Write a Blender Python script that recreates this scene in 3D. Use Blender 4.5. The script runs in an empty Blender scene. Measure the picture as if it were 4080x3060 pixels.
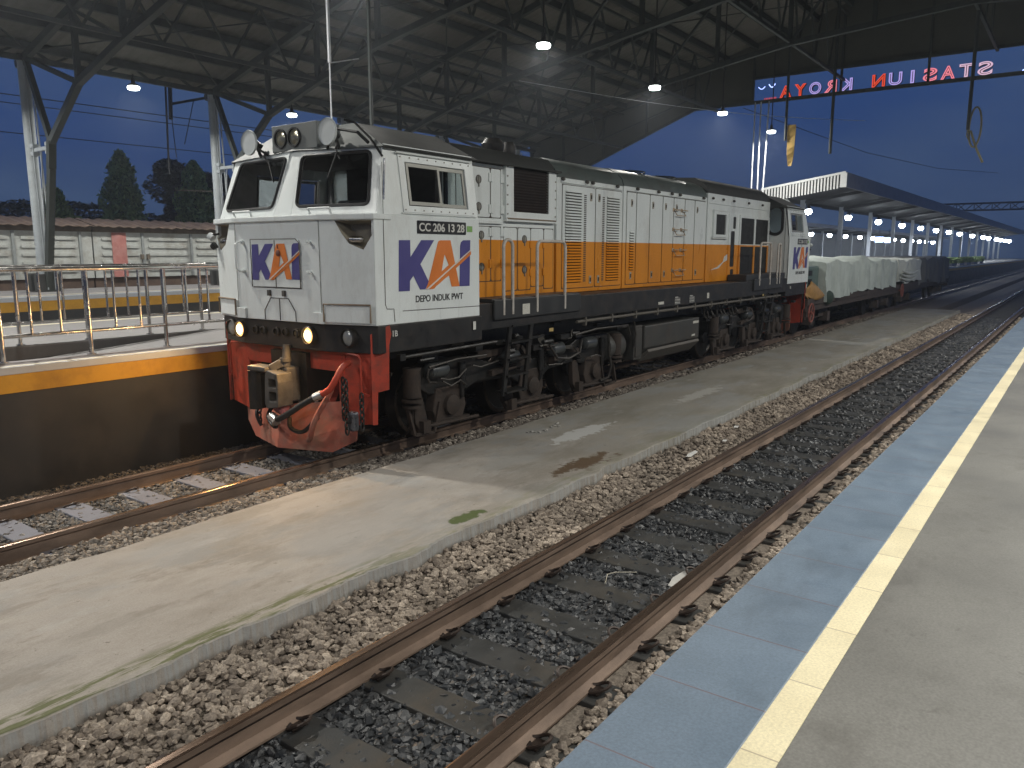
import bpy, math, random
import numpy as np
from mathutils import Vector, Matrix
from mathutils.geometry import tessellate_polygon
random.seed(7); rng = np.random.default_rng(7)
SC = bpy.context.scene
COL = SC.collection
R = math.radians
# ------------------------------------------------------------------ camera, sky, exposure
cam = bpy.data.cameras.new('camera'); camo = bpy.data.objects.new('camera', cam); COL.objects.link(camo)
cam.sensor_width = 36; cam.lens = 3128.9 / 4080 * 36; cam.clip_start = .05; cam.clip_end = 2000
yaw, pitch = R(36.0136), R(9.497)
fw = Vector((math.cos(yaw) * math.cos(pitch), math.sin(yaw) * math.cos(pitch), -math.sin(pitch)))
camo.location = (0, 0, 2.22); camo.rotation_euler = fw.to_track_quat('-Z', 'Y').to_euler()
SC.camera = camo
w = bpy.data.worlds.new('World'); SC.world = w; w.use_nodes = True
nt = w.node_tree; nt.nodes.clear()
wo = nt.nodes.new('ShaderNodeOutputWorld'); bg = nt.nodes.new('ShaderNodeBackground')
tc = nt.nodes.new('ShaderNodeTexCoord'); sx = nt.nodes.new('ShaderNodeSeparateXYZ'); rp = nt.nodes.new('ShaderNodeValToRGB')
nz = nt.nodes.new('ShaderNodeTexNoise'); nz.inputs['Scale'].default_value = 3.2; nz.inputs['Detail'].default_value = 5
mp = nt.nodes.new('ShaderNodeMapping'); mp.inputs['Scale'].default_value = (1, 1, 3.2)
r2 = nt.nodes.new('ShaderNodeValToRGB'); mx = nt.nodes.new('ShaderNodeMix'); mx.data_type = 'RGBA'
nt.links.new(tc.outputs['Generated'], sx.inputs[0]); nt.links.new(sx.outputs['Z'], rp.inputs[0])
e = rp.color_ramp.elements
e[0].position = 0.0; e[0].color = (.022, .043, .100, 1)
e[1].position = .55; e[1].color = (.016, .040, .135, 1)
x = e.new(.12); x.color = (.021, .050, .150, 1)
x = e.new(.30); x.color = (.025, .062, .190, 1)
nt.links.new(tc.outputs['Generated'], mp.inputs[0]); nt.links.new(mp.outputs[0], nz.inputs[0]); nt.links.new(nz.outputs[0], r2.inputs[0])
e = r2.color_ramp.elements; e[0].position = .42; e[0].color = (0, 0, 0, 1); e[1].position = .74; e[1].color = (.75, .75, .75, 1)
nt.links.new(r2.outputs[0], mx.inputs['Factor']); nt.links.new(rp.outputs[0], mx.inputs['A']); mx.inputs['B'].default_value = (.050, .085, .165, 1)
nt.links.new(mx.outputs['Result'], bg.inputs[0]); bg.inputs[1].default_value = 1.0; nt.links.new(bg.outputs[0], wo.inputs[0])
SC.view_settings.view_transform = 'Standard'; SC.view_settings.look = 'None'; SC.view_settings.exposure = 0; SC.view_settings.gamma = 1
SC.render.engine = 'CYCLES'
cy = SC.cycles; cy.volume_bounces = 0; cy.max_bounces = 6; cy.diffuse_bounces = 3; cy.glossy_bounces = 3; cy.transmission_bounces = 4; cy.transparent_max_bounces = 8
cy.caustics_reflective = False; cy.caustics_refractive = False; cy.sample_clamp_indirect = 4; cy.use_denoising = True; cy.use_light_tree = True
LAMP_W = 330.0; HAZE = .0013

# ------------------------------------------------------------------ materials
MATS = {}
def M(name, col, rough=.6, metal=0., var=.14, scale=5., bump=0., bscale=60., dirt=None, damt=.5, dscale=2.5, stretch=(1, 1, 1), emit=None, estr=0., fine=0., spec=.5, dlo=.48, streak=0.):
    if name in MATS: return MATS[name]
    m = bpy.data.materials.new(name); m.use_nodes = True; t = m.node_tree; t.nodes.clear(); N = t.nodes.new; L = t.links.new
    o = N('ShaderNodeOutputMaterial'); b = N('ShaderNodeBsdfPrincipled'); L(b.outputs[0], o.inputs[0])
    b.inputs['Roughness'].default_value = rough; b.inputs['Metallic'].default_value = metal; b.inputs['Specular IOR Level'].default_value = spec
    g = N('ShaderNodeNewGeometry'); mpn = N('ShaderNodeMapping'); mpn.inputs['Scale'].default_value = stretch; L(g.outputs['Position'], mpn.inputs[0])
    n = N('ShaderNodeTexNoise'); n.inputs['Scale'].default_value = scale; n.inputs['Detail'].default_value = 6; n.inputs['Roughness'].default_value = .62; L(mpn.outputs[0], n.inputs[0])
    x = N('ShaderNodeMix'); x.data_type = 'RGBA'; c = Vector(col[:3])
    r = N('ShaderNodeMapRange'); r.inputs['From Min'].default_value = .3; r.inputs['From Max'].default_value = .7; L(n.outputs[0], r.inputs[0]); L(r.outputs[0], x.inputs['Factor'])
    x.inputs['A'].default_value = (*(c * (1 - var)), 1); x.inputs['B'].default_value = (*(c * (1 + var)), 1)
    last = x.outputs['Result']
    if dirt:
        d = N('ShaderNodeTexNoise'); d.inputs['Scale'].default_value = dscale; d.inputs['Detail'].default_value = 8; d.inputs['Roughness'].default_value = .7; L(mpn.outputs[0], d.inputs[0])
        dr = N('ShaderNodeMapRange'); dr.inputs['From Min'].default_value = dlo; dr.inputs['From Max'].default_value = dlo + .22; dr.inputs['To Max'].default_value = damt; L(d.outputs[0], dr.inputs[0])
        y = N('ShaderNodeMix'); y.data_type = 'RGBA'; L(dr.outputs[0], y.inputs['Factor']); L(last, y.inputs['A']); y.inputs['B'].default_value = (*dirt, 1); last = y.outputs['Result']
    if streak:
        sm = N('ShaderNodeMapping'); sm.inputs['Scale'].default_value = (7, 7, .8); L(g.outputs['Position'], sm.inputs[0])
        sn = N('ShaderNodeTexNoise'); sn.inputs['Scale'].default_value = 2.4; sn.inputs['Detail'].default_value = 7; sn.inputs['Roughness'].default_value = .75; L(sm.outputs[0], sn.inputs[0])
        sr = N('ShaderNodeMapRange'); sr.inputs['From Min'].default_value = .58; sr.inputs['From Max'].default_value = .84; sr.inputs['To Max'].default_value = streak; L(sn.outputs[0], sr.inputs[0])
        z = N('ShaderNodeMix'); z.data_type = 'RGBA'; L(sr.outputs[0], z.inputs['Factor']); L(last, z.inputs['A']); z.inputs['B'].default_value = (.16, .13, .09, 1); last = z.outputs['Result']
    if fine:
        f = N('ShaderNodeTexNoise'); f.inputs['Scale'].default_value = 90; f.inputs['Detail'].default_value = 3; L(g.outputs['Position'], f.inputs[0])
        fr = N('ShaderNodeMapRange'); fr.inputs['From Min'].default_value = .3; fr.inputs['From Max'].default_value = .7; fr.inputs['To Min'].default_value = 1 - fine; fr.inputs['To Max'].default_value = 1 + fine; L(f.outputs[0], fr.inputs[0])
        v = N('ShaderNodeVectorMath'); v.operation = 'SCALE'; L(last, v.inputs[0]); L(fr.outputs[0], v.inputs['Scale']); last = v.outputs[0]
    L(last, b.inputs['Base Color'])
    rr = N('ShaderNodeMapRange'); rr.inputs['From Min'].default_value = .3; rr.inputs['From Max'].default_value = .7; rr.inputs['To Min'].default_value = max(.05, rough - .12); rr.inputs['To Max'].default_value = min(1, rough + .12); L(n.outputs[0], rr.inputs[0]); L(rr.outputs[0], b.inputs['Roughness'])
    if bump:
        bn = N('ShaderNodeTexNoise'); bn.inputs['Scale'].default_value = bscale; bn.inputs['Detail'].default_value = 4; L(g.outputs['Position'], bn.inputs[0])
        bp = N('ShaderNodeBump'); bp.inputs['Strength'].default_value = bump; bp.inputs['Distance'].default_value = .01; L(bn.outputs[0], bp.inputs['Height']); L(bp.outputs[0], b.inputs['Normal'])
    if emit:
        b.inputs['Emission Color'].default_value = (*emit, 1); b.inputs['Emission Strength'].default_value = estr
    m['last'] = ''
    MATS[name] = m
    return m
def glass(name, tint, rough=.03):
    if name in MATS: return MATS[name]
    m = bpy.data.materials.new(name); m.use_nodes = True; t = m.node_tree; t.nodes.clear(); N = t.nodes.new; L = t.links.new
    o = N('ShaderNodeOutputMaterial'); a = N('ShaderNodeBsdfTransparent'); a.inputs[0].default_value = (*tint, 1)
    g = N('ShaderNodeBsdfGlossy'); g.inputs['Roughness'].default_value = rough; g.inputs[0].default_value = (.8, .85, .9, 1)
    f = N('ShaderNodeLayerWeight'); f.inputs[0].default_value = .5; pw = N('ShaderNodeMath'); pw.operation = 'POWER'; pw.inputs[1].default_value = 3.5; L(f.outputs['Facing'], pw.inputs[0]); sc_ = N('ShaderNodeMath'); sc_.operation = 'MULTIPLY_ADD'; sc_.inputs[1].default_value = .6; sc_.inputs[2].default_value = .03; L(pw.outputs[0], sc_.inputs[0]); x = N('ShaderNodeMixShader')
    L(sc_.outputs[0], x.inputs[0]); L(a.outputs[0], x.inputs[1]); L(g.outputs[0], x.inputs[2]); L(x.outputs[0], o.inputs[0]); MATS[name] = m
    return m
def emis(name, col, s):
    if name in MATS: return MATS[name]
    m = bpy.data.materials.new(name); m.use_nodes = True; t = m.node_tree; t.nodes.clear()
    o = t.nodes.new('ShaderNodeOutputMaterial'); a = t.nodes.new('ShaderNodeEmission'); a.inputs[0].default_value = (*col, 1); a.inputs[1].default_value = s
    t.links.new(a.outputs[0], o.inputs[0]); MATS[name] = m
    return m
def speck(m, col, scale, lo, hi, amt, st=(1, 1, 1), off=0.):
    """wear marks with a shape of their own, laid over the base colour"""
    t = m.node_tree; N = t.nodes.new; L = t.links.new; b = [n for n in t.nodes if n.type == 'BSDF_PRINCIPLED'][0]; lk = b.inputs['Base Color'].links[0].from_socket
    g = N('ShaderNodeNewGeometry'); mp_ = N('ShaderNodeMapping'); mp_.inputs['Scale'].default_value = st; mp_.inputs['Location'].default_value = (off, off * 1.7, 0); L(g.outputs['Position'], mp_.inputs[0])
    n = N('ShaderNodeTexNoise'); n.inputs['Scale'].default_value = scale; n.inputs['Detail'].default_value = 7; n.inputs['Roughness'].default_value = .7; L(mp_.outputs[0], n.inputs[0])
    r = N('ShaderNodeMapRange'); r.inputs['From Min'].default_value = lo; r.inputs['From Max'].default_value = hi; r.inputs['To Max'].default_value = amt; L(n.outputs[0], r.inputs[0])
    x = N('ShaderNodeMix'); x.data_type = 'RGBA'; L(r.outputs[0], x.inputs['Factor']); L(lk, x.inputs['A']); x.inputs['B'].default_value = (*col, 1); L(x.outputs['Result'], b.inputs['Base Color'])
def split_mat(name, axis, stops, base):
    """paint scheme: colour bands by position along an axis, on top of a base material"""
    m = base.copy(); m.name = name; t = m.node_tree; b = [n for n in t.nodes if n.type == 'BSDF_PRINCIPLED'][0]
    lk = b.inputs['Base Color'].links[0].from_socket
    g = t.nodes.new('ShaderNodeNewGeometry'); s = t.nodes.new('ShaderNodeSeparateXYZ'); t.links.new(g.outputs['Position'], s.inputs[0])
    for val, col in stops:
        c = t.nodes.new('ShaderNodeMath'); c.operation = 'LESS_THAN'; c.inputs[1].default_value = val; t.links.new(s.outputs['XYZ'.index(axis)], c.inputs[0])
        # keep the grime of the base: multiply the band's colour by the base's relative brightness
        mul = t.nodes.new('ShaderNodeMix'); mul.data_type = 'RGBA'; mul.blend_type = 'MULTIPLY'; mul.inputs['Factor'].default_value = 1
        t.links.new(lk, mul.inputs['A']); mul.inputs['B'].default_value = (*col, 1)
        x = t.nodes.new('ShaderNodeMix'); x.data_type = 'RGBA'; t.links.new(c.outputs[0], x.inputs['Factor']); t.links.new(lk, x.inputs['A']); t.links.new(mul.outputs['Result'], x.inputs['B'])
        lk = x.outputs['Result']
    t.links.new(lk, b.inputs['Base Color'])
    return m
WHITE = M('white_paint', (.74, .785, .77), .34, var=.05, scale=1.6, streak=.40, dirt=(.42, .39, .34), damt=.4, dscale=2.2, stretch=(1, 1, .35), dlo=.52)
speck(WHITE, (.20, .12, .07), 14, .69, .76, .7, (1, 1, .6), 3)
speck(WHITE, (.30, .28, .24), 1.1, .56, .74, .35, (1, 1, .5), 9)
LIVERY = split_mat('white_over_orange_paint', 'Z', [(2.383, (.95, .33, .015))], WHITE)
LIVERY_DIRTY = LIVERY
GROOFM = M('grey_green_paint', (.085, .105, .10), .38, var=.15, scale=2, dirt=(.06, .055, .05), damt=.6)
DARKROOF = M('sooty_roof_paint', (.024, .026, .024), .7, var=.3, scale=2)
BLACK = M('black_paint', (.014, .014, .014), .5, var=.3, scale=4, dirt=(.045, .034, .026), damt=.6, dscale=5)
GREASE = M('greasy_black_steel', (.012, .012, .011), .42, var=.4, scale=9, dirt=(.035, .026, .020), damt=.7, dscale=6, bump=.3, bscale=30)
RUSTY = M('rusty_steel', (.040, .028, .021), .8, var=.4, scale=12, dirt=(.018, .015, .012), damt=.85, dscale=8, bump=.4, bscale=50)
RED = M('red_paint', (.42, .048, .022), .55, var=.16, scale=4, dirt=(.10, .045, .03), damt=.8, dscale=5, streak=.5)
REDDUSTY = M('dusty_red_paint', (.40, .12, .08), .75, var=.2, scale=5, dirt=(.22, .15, .11), damt=.85, dscale=3, dlo=.44)
RUBBER = M('black_rubber', (.012, .012, .012), .5, var=.2)
GREYCAST = M('grey_cast_steel', (.085, .08, .072), .6, var=.3, scale=14, dirt=(.05, .04, .03), damt=.8, dscale=9)
CHROME = M('stainless_steel', (.55, .54, .52), .22, 1.0, var=.05, scale=8)
ALU = M('aluminium', (.50, .51, .50), .35, .8, var=.1)
HANDR = M('grey_white_handrail_paint', (.52, .49, .44), .5, var=.12, dirt=(.2, .15, .1), damt=.5, dscale=12)
INTERIOR = M('dark_cab_interior', (.055, .047, .045), .7, var=.2)
INTGREY = M('pale_cab_cabinet', (.30, .34, .35), .5, var=.08)
GLASS_D = glass('dark_window_glass', (.70, .68, .68))
GLASS_C = glass('clear_window_glass', (.75, .80, .80))
NAVY = M('navy_paint', (.075, .068, .235), .4, var=.06)
LOGO_O = M('orange_logo_paint', (.70, .20, .035), .4, var=.06)
LOGO_W = M('white_logo_paint', (.72, .66, .58), .4, var=.04)
PLATE = M('black_number_plate', (.02, .02, .02), .35, var=.1)
TXTW = M('white_lettering', (.62, .62, .58), .5, var=.05)
TXTK = M('black_lettering', (.02, .02, .02), .5, var=.05)
GREENST = M('green_sticker', (.22, .42, .12), .5, var=.2, scale=40)
STEEL = M('dark_painted_roof_steel', (.075, .088, .085), .6, var=.25, scale=3)
POSTM = M('pale_grey_column_paint', (.42, .46, .48), .45, var=.08, scale=2, dirt=(.25, .25, .24), damt=.4)
SHEET = M('beige_roof_sheet', (.20, .198, .175), .75, var=.14, scale=1.2, dirt=(.08, .085, .07), damt=.5, dscale=.8)
LENS = emis('white_lamp_lens', (.92, 1, .98), 12)
LAMPB = M('lamp_housing', (.05, .05, .05), .5)

# ------------------------------------------------------------------ mesh builder
WL = {}
class MB:
    def __init__(s): s.v = []; s.f = []
    def add(s, vs, fs):
        n = len(s.v); s.v += [tuple(p) for p in vs]; s.f += [tuple(i + n for i in f) for f in fs]; return s
    def box(s, x0, x1, y0, y1, z0, z1):
        return s.add([(x0, y0, z0), (x1, y0, z0), (x1, y1, z0), (x0, y1, z0), (x0, y0, z1), (x1, y0, z1), (x1, y1, z1), (x0, y1, z1)],
                     [(0, 3, 2, 1), (4, 5, 6, 7), (0, 1, 5, 4), (1, 2, 6, 5), (2, 3, 7, 6), (3, 0, 4, 7)])
    def bar(s, a, b, wd, hg=None, up=(0, 0, 1)):
        a = Vector(a); b = Vector(b); d = (b - a).normalized(); u = Vector(up)
        if abs(d.dot(u)) > .98: u = Vector((1, 0, 0))
        sd = d.cross(u).normalized() * wd / 2; u = sd.cross(d).normalized() * (hg or wd) / 2
        return s.add([a - sd - u, a + sd - u, a + sd + u, a - sd + u, b - sd - u, b + sd - u, b + sd + u, b - sd + u],
                     [(0, 1, 2, 3), (7, 6, 5, 4), (0, 4, 5, 1), (1, 5, 6, 2), (2, 6, 7, 3), (3, 7, 4, 0)])
    def tube(s, pts, r, n=8, cap=True):
        pts = [Vector(p) for p in pts]; rings = []; u = None
        for i, p in enumerate(pts):
            d = pts[min(i + 1, len(pts) - 1)] - pts[max(i - 1, 0)]
            if d.length < 1e-6: d = pd.copy() if i else pts[-1] - pts[0]
            d.normalize()
            if i and isinstance(r, (list, tuple)) and d.dot(pd) < 0: d = -d
            pd = d
            if u is None: u = d.cross(Vector((0, 0, 1))) if abs(d.z) < .9 else d.cross(Vector((1, 0, 0)))
            u = (u - d * u.dot(d)).normalized(); v = d.cross(u); rr = r[i] if isinstance(r, (list, tuple)) else r
            rings.append([p + (u * math.cos(2 * math.pi * k / n) + v * math.sin(2 * math.pi * k / n)) * rr for k in range(n)])
        vs = [q for g in rings for q in g]; fs = []
        for i in range(len(pts) - 1):
            for k in range(n): fs.append((i * n + k, i * n + (k + 1) % n, (i + 1) * n + (k + 1) % n, (i + 1) * n + k))
        if cap: fs.append(tuple(range(n))[::-1]); fs.append(tuple((len(pts) - 1) * n + k for k in range(n)))
        return s.add(vs, fs)
    def cyl(s, a, b, r, n=16, r2=None): return s.tube([a, b], [r, r if r2 is None else r2], n)
    def prism(s, poly, fn0, fn1):
        """poly 2D points; fn0/fn1 map (a,b) to 3D"""
        n = len(poly); vs = [fn0(*p) for p in poly] + [fn1(*p) for p in poly]
        tri = tessellate_polygon([[Vector((p[0], p[1], 0)) for p in poly]])
        fs = [tuple(t) for t in tri] + [tuple(i + n for i in t[::-1]) for t in tri] + [(i, (i + 1) % n, n + (i + 1) % n, n + i) for i in range(n)]
        return s.add(vs, fs)
    def extx(s, poly, x0, x1): return s.prism(poly, lambda y, z: (x0, y, z), lambda y, z: (x1, y, z))
    def extz(s, poly, z0, z1): return s.prism(poly, lambda x, y: (x, y, z0), lambda x, y: (x, y, z1))
    def exty(s, poly, y0, y1): return s.prism(poly, lambda x, z: (x, y0, z), lambda x, z: (x, y1, z))
    def panel(s, o, ux, uy, outer, holes=(), th=.04):
        """flat wall with openings. o + a*ux + b*uy, thickness along ux x uy inwards"""
        o = Vector(o); ux = Vector(ux); uy = Vector(uy); nn = ux.cross(uy).normalized() * th
        loops = [list(outer)] + [list(h) for h in holes]; flat = [p for l in loops for p in l]; n = len(flat)
        tri = tessellate_polygon([[Vector((p[0], p[1], 0)) for p in l] for l in loops])
        P = [o + ux * a + uy * b for a, b in flat]; vs = P + [p - nn for p in P]
        fs = [tuple(t) for t in tri] + [tuple(i + n for i in t[::-1]) for t in tri]; k = 0
        for l in loops:
            m = len(l)
            fs += [(k + i, k + (i + 1) % m, n + k + (i + 1) % m, n + k + i) for i in range(m)]; k += m
        return s.add(vs, fs)
    def xf(s, M4): s.v = [tuple(M4 @ Vector(p)) for p in s.v]; return s
    def build(s, name, mat, parent=None, smooth=False, bevel=0, origin=None):
        me = bpy.data.meshes.new(name)
        if parent is not None: org = WL[parent.name]
        elif origin is not None: org = Vector(origin)
        else:
            a = np.array(s.v); org = Vector(((a[:, 0].min() + a[:, 0].max()) / 2, (a[:, 1].min() + a[:, 1].max()) / 2, a[:, 2].min()))
        me.from_pydata([tuple(Vector(p) - org) for p in s.v], [], s.f); me.validate(); me.update()
        import bmesh as bm_; b = bm_.new(); b.from_mesh(me); bm_.ops.recalc_face_normals(b, faces=b.faces); b.to_mesh(me); b.free()
        o = bpy.data.objects.new(name, me); COL.objects.link(o); me.materials.append(mat)
        if smooth:
            for p in me.polygons: p.use_smooth = True
            try: me.set_sharp_from_angle(angle=R(38))
            except Exception: pass
        if bevel:
            md = o.modifiers.new('bevel', 'BEVEL'); md.width = bevel; md.segments = 2; md.limit_method = 'ANGLE'; md.angle_limit = R(40)
        if parent is not None: o.parent = parent; WL[o.name] = org
        else: o.location = org; WL[o.name] = org
        return o
def tag(o, label=None, cat=None, group=None, kind=None):
    if label: o['label'] = label
    if cat: o['category'] = cat
    if group: o['group'] = group
    if kind: o['kind'] = kind
    return o
def thing(name, loc, label, cat, group=None):
    o = bpy.data.objects.new(name, None); COL.objects.link(o); o.location = loc; o.empty_display_size = .1; WL[o.name] = Vector(loc)
    return tag(o, label, cat, group)
def copy_tree(o, parent=None, loc=None, rotz=None, label=None, skip=()):
    c = o.copy(); COL.objects.link(c); c.parent = parent
    if loc is not None: c.location = loc
    if rotz is not None: c.rotation_euler = (0, 0, rotz)
    if label: c['label'] = label
    for ch in o.children:
        if ch.name.split('.')[0] not in skip: copy_tree(ch, c)
    return c
def rrect(x0, x1, y0, y1, r, n=4):
    o = []
    for cx, cy_, a0 in ((x1 - r, y1 - r, 0), (x0 + r, y1 - r, 90), (x0 + r, y0 + r, 180), (x1 - r, y0 + r, 270)):
        for k in range(n + 1): a = R(a0 + 90 * k / n); o.append((cx + r * math.cos(a), cy_ + r * math.sin(a)))
    return o
def rpoly(pts, r, n=4):
    """round the corners of a convex polygon"""
    o = []; m = len(pts)
    for i in range(m):
        p0, p, p1 = Vector(pts[i - 1]), Vector(pts[i]), Vector(pts[(i + 1) % m]); a = (p0 - p).normalized() * r + p; b = (p1 - p).normalized() * r + p
        for k in range(n + 1): t = k / n; q = a * (1 - t) ** 2 + p * 2 * t * (1 - t) + b * t * t; o.append((q.x, q.y))
    return o
def text_mesh(body, name, mat, parent, origin, ux, uy, height, width=None, off=0., depth=.004, outline=0., align=False):
    """lettering laid in a plane: origin lower-left, ux reading direction, uy up"""
    c = bpy.data.curves.new(name, 'FONT'); c.body = body; c.size = 1; c.offset = off
    if outline: c.fill_mode = 'NONE'; c.bevel_depth = outline / height
    else: c.extrude = .5
    ob = bpy.data.objects.new('tmp', c); COL.objects.link(ob); dg = bpy.context.evaluated_depsgraph_get(); dg.update()
    me = bpy.data.meshes.new_from_object(ob.evaluated_get(dg)); bpy.data.objects.remove(ob)
    n = len(me.vertices); a = np.empty(n * 3); me.vertices.foreach_get('co', a); a = a.reshape(-1, 3)
    lo = a[:, :2].min(0); hi = a[:, :2].max(0); sy = height / (hi[1] - lo[1]); sx = sy if width is None else width / (hi[0] - lo[0])
    ux = Vector(ux).normalized(); uy = Vector(uy).normalized(); nn = ux.cross(uy)
    zz = a[:, 2] * (depth if not outline else height)
    X = (a[:, 0] - lo[0]) * sx; Y = (a[:, 1] - lo[1]) * sy; org = WL[parent.name] if parent is not None else Vector((0, 0, 0))
    P = np.array(Vector(origin) - org)[None, :] + X[:, None] * np.array(ux) + Y[:, None] * np.array(uy) + zz[:, None] * np.array(nn)
    me.vertices.foreach_set('co', P.reshape(-1)); me.update(); me.materials.clear(); me.materials.append(mat)
    o = bpy.data.objects.new(name, me); COL.objects.link(o)
    if parent is not None: o.parent = parent
    WL[o.name] = org
    return o
exec_blocks = []
# ------------------------------------------------------------------ ground, ballast, platforms
XE = 170.0
EARTH = M('dark_earth', (.05, .042, .034), .9, var=.3, scale=2, bump=.5, bscale=20)
tag(MB().box(-60, 420, -60, 260, -1.2, -.40).build('ground', EARTH), kind='structure')
BED = M('ballast_bed', (.22, .185, .15), .9, var=.35, scale=28, bump=1., bscale=34, dirt=(.05, .04, .03), damt=.8, dscale=30)
BEDD = M('oily_ballast_bed', (.035, .036, .038), .7, var=.5, scale=28, bump=1., bscale=34, dirt=(.09, .085, .08), damt=.5, dscale=30)
prof = [(1.0, -.19), (1.9, -.175), (2.07, -.19), (3.07, -.19), (3.25, -.16), (3.7, -.09), (4.4, -.09), (4.4, -.39), (1.0, -.39)]
tag(MB().extx(prof, -10, XE).build('ballast_bed', BED), kind='structure')
prof = [(4.9, -.06), (5.75, -.06), (6.4, -.14), (7.5, -.17), (7.8, -.19), (8.7, -.27), (8.7, -.39), (4.9, -.39)]
tag(MB().extx(prof, -10, XE).build('ballast_bed', BED), kind='structure')
tag(MB().box(-10, XE, 2.06, 3.08, -.188, -.178).build('oily_ballast_bed', BEDD), kind='structure')
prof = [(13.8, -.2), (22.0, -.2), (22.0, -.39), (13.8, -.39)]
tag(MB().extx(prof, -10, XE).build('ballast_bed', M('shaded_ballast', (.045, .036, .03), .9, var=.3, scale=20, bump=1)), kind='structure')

# stones
def ico():
    t = (1 + 5 ** .5) / 2
    v = np.array([(-1, t, 0), (1, t, 0), (-1, -t, 0), (1, -t, 0), (0, -1, t), (0, 1, t), (0, -1, -t), (0, 1, -t), (t, 0, -1), (t, 0, 1), (-t, 0, -1), (-t, 0, 1)]) / math.sqrt(1 + t * t)
    f = np.array([(0, 11, 5), (0, 5, 1), (0, 1, 7), (0, 7, 10), (0, 10, 11), (1, 5, 9), (5, 11, 4), (11, 10, 2), (10, 7, 6), (7, 1, 8), (3, 9, 4), (3, 4, 2), (3, 2, 6), (3, 6, 8), (3, 8, 9), (4, 9, 5), (2, 4, 11), (6, 2, 10), (8, 6, 7), (9, 8, 1)])
    return v, f
def stone_mat(name, ca, cb, cc, rough):
    m = bpy.data.materials.new(name); m.use_nodes = True; t = m.node_tree; N = t.nodes.new; L = t.links.new
    b = t.nodes['Principled BSDF']; a = N('ShaderNodeAttribute'); a.attribute_name = 'tint'; r = N('ShaderNodeValToRGB'); L(a.outputs['Fac'], r.inputs[0])
    e = r.color_ramp.elements; e[0].color = (*ca, 1); e[1].color = (*cb, 1); k = e.new(.6); k.color = (*cc, 1)
    g = N('ShaderNodeNewGeometry'); n = N('ShaderNodeTexNoise'); n.inputs['Scale'].default_value = 70; n.inputs['Detail'].default_value = 4; L(g.outputs['Position'], n.inputs[0])
    n2 = N('ShaderNodeTexNoise'); n2.inputs['Scale'].default_value = 1.7; n2.inputs['Detail'].default_value = 3; L(g.outputs['Position'], n2.inputs[0])
    mr = N('ShaderNodeMapRange'); mr.inputs['From Min'].default_value = .3; mr.inputs['From Max'].default_value = .7; mr.inputs['To Min'].default_value = .6; mr.inputs['To Max'].default_value = 1.35; L(n.outputs[0], mr.inputs[0])
    m2 = N('ShaderNodeMapRange'); m2.inputs['From Min'].default_value = .35; m2.inputs['From Max'].default_value = .65; m2.inputs['To Min'].default_value = .75; m2.inputs['To Max'].default_value = 1.2; L(n2.outputs[0], m2.inputs[0])
    mu = N('ShaderNodeMath'); mu.operation = 'MULTIPLY'; L(mr.outputs[0], mu.inputs[0]); L(m2.outputs[0], mu.inputs[1])
    v = N('ShaderNodeVectorMath'); v.operation = 'SCALE'; L(r.outputs[0], v.inputs[0]); L(mu.outputs[0], v.inputs['Scale']); L(v.outputs[0], b.inputs['Base Color'])
    b.inputs['Roughness'].default_value = rough
    bp = N('ShaderNodeBump'); bp.inputs['Strength'].default_value = .35; bp.inputs['Distance'].default_value = .004; L(n.outputs[0], bp.inputs['Height']); L(bp.outputs[0], b.inputs['Normal'])
    return m
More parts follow.
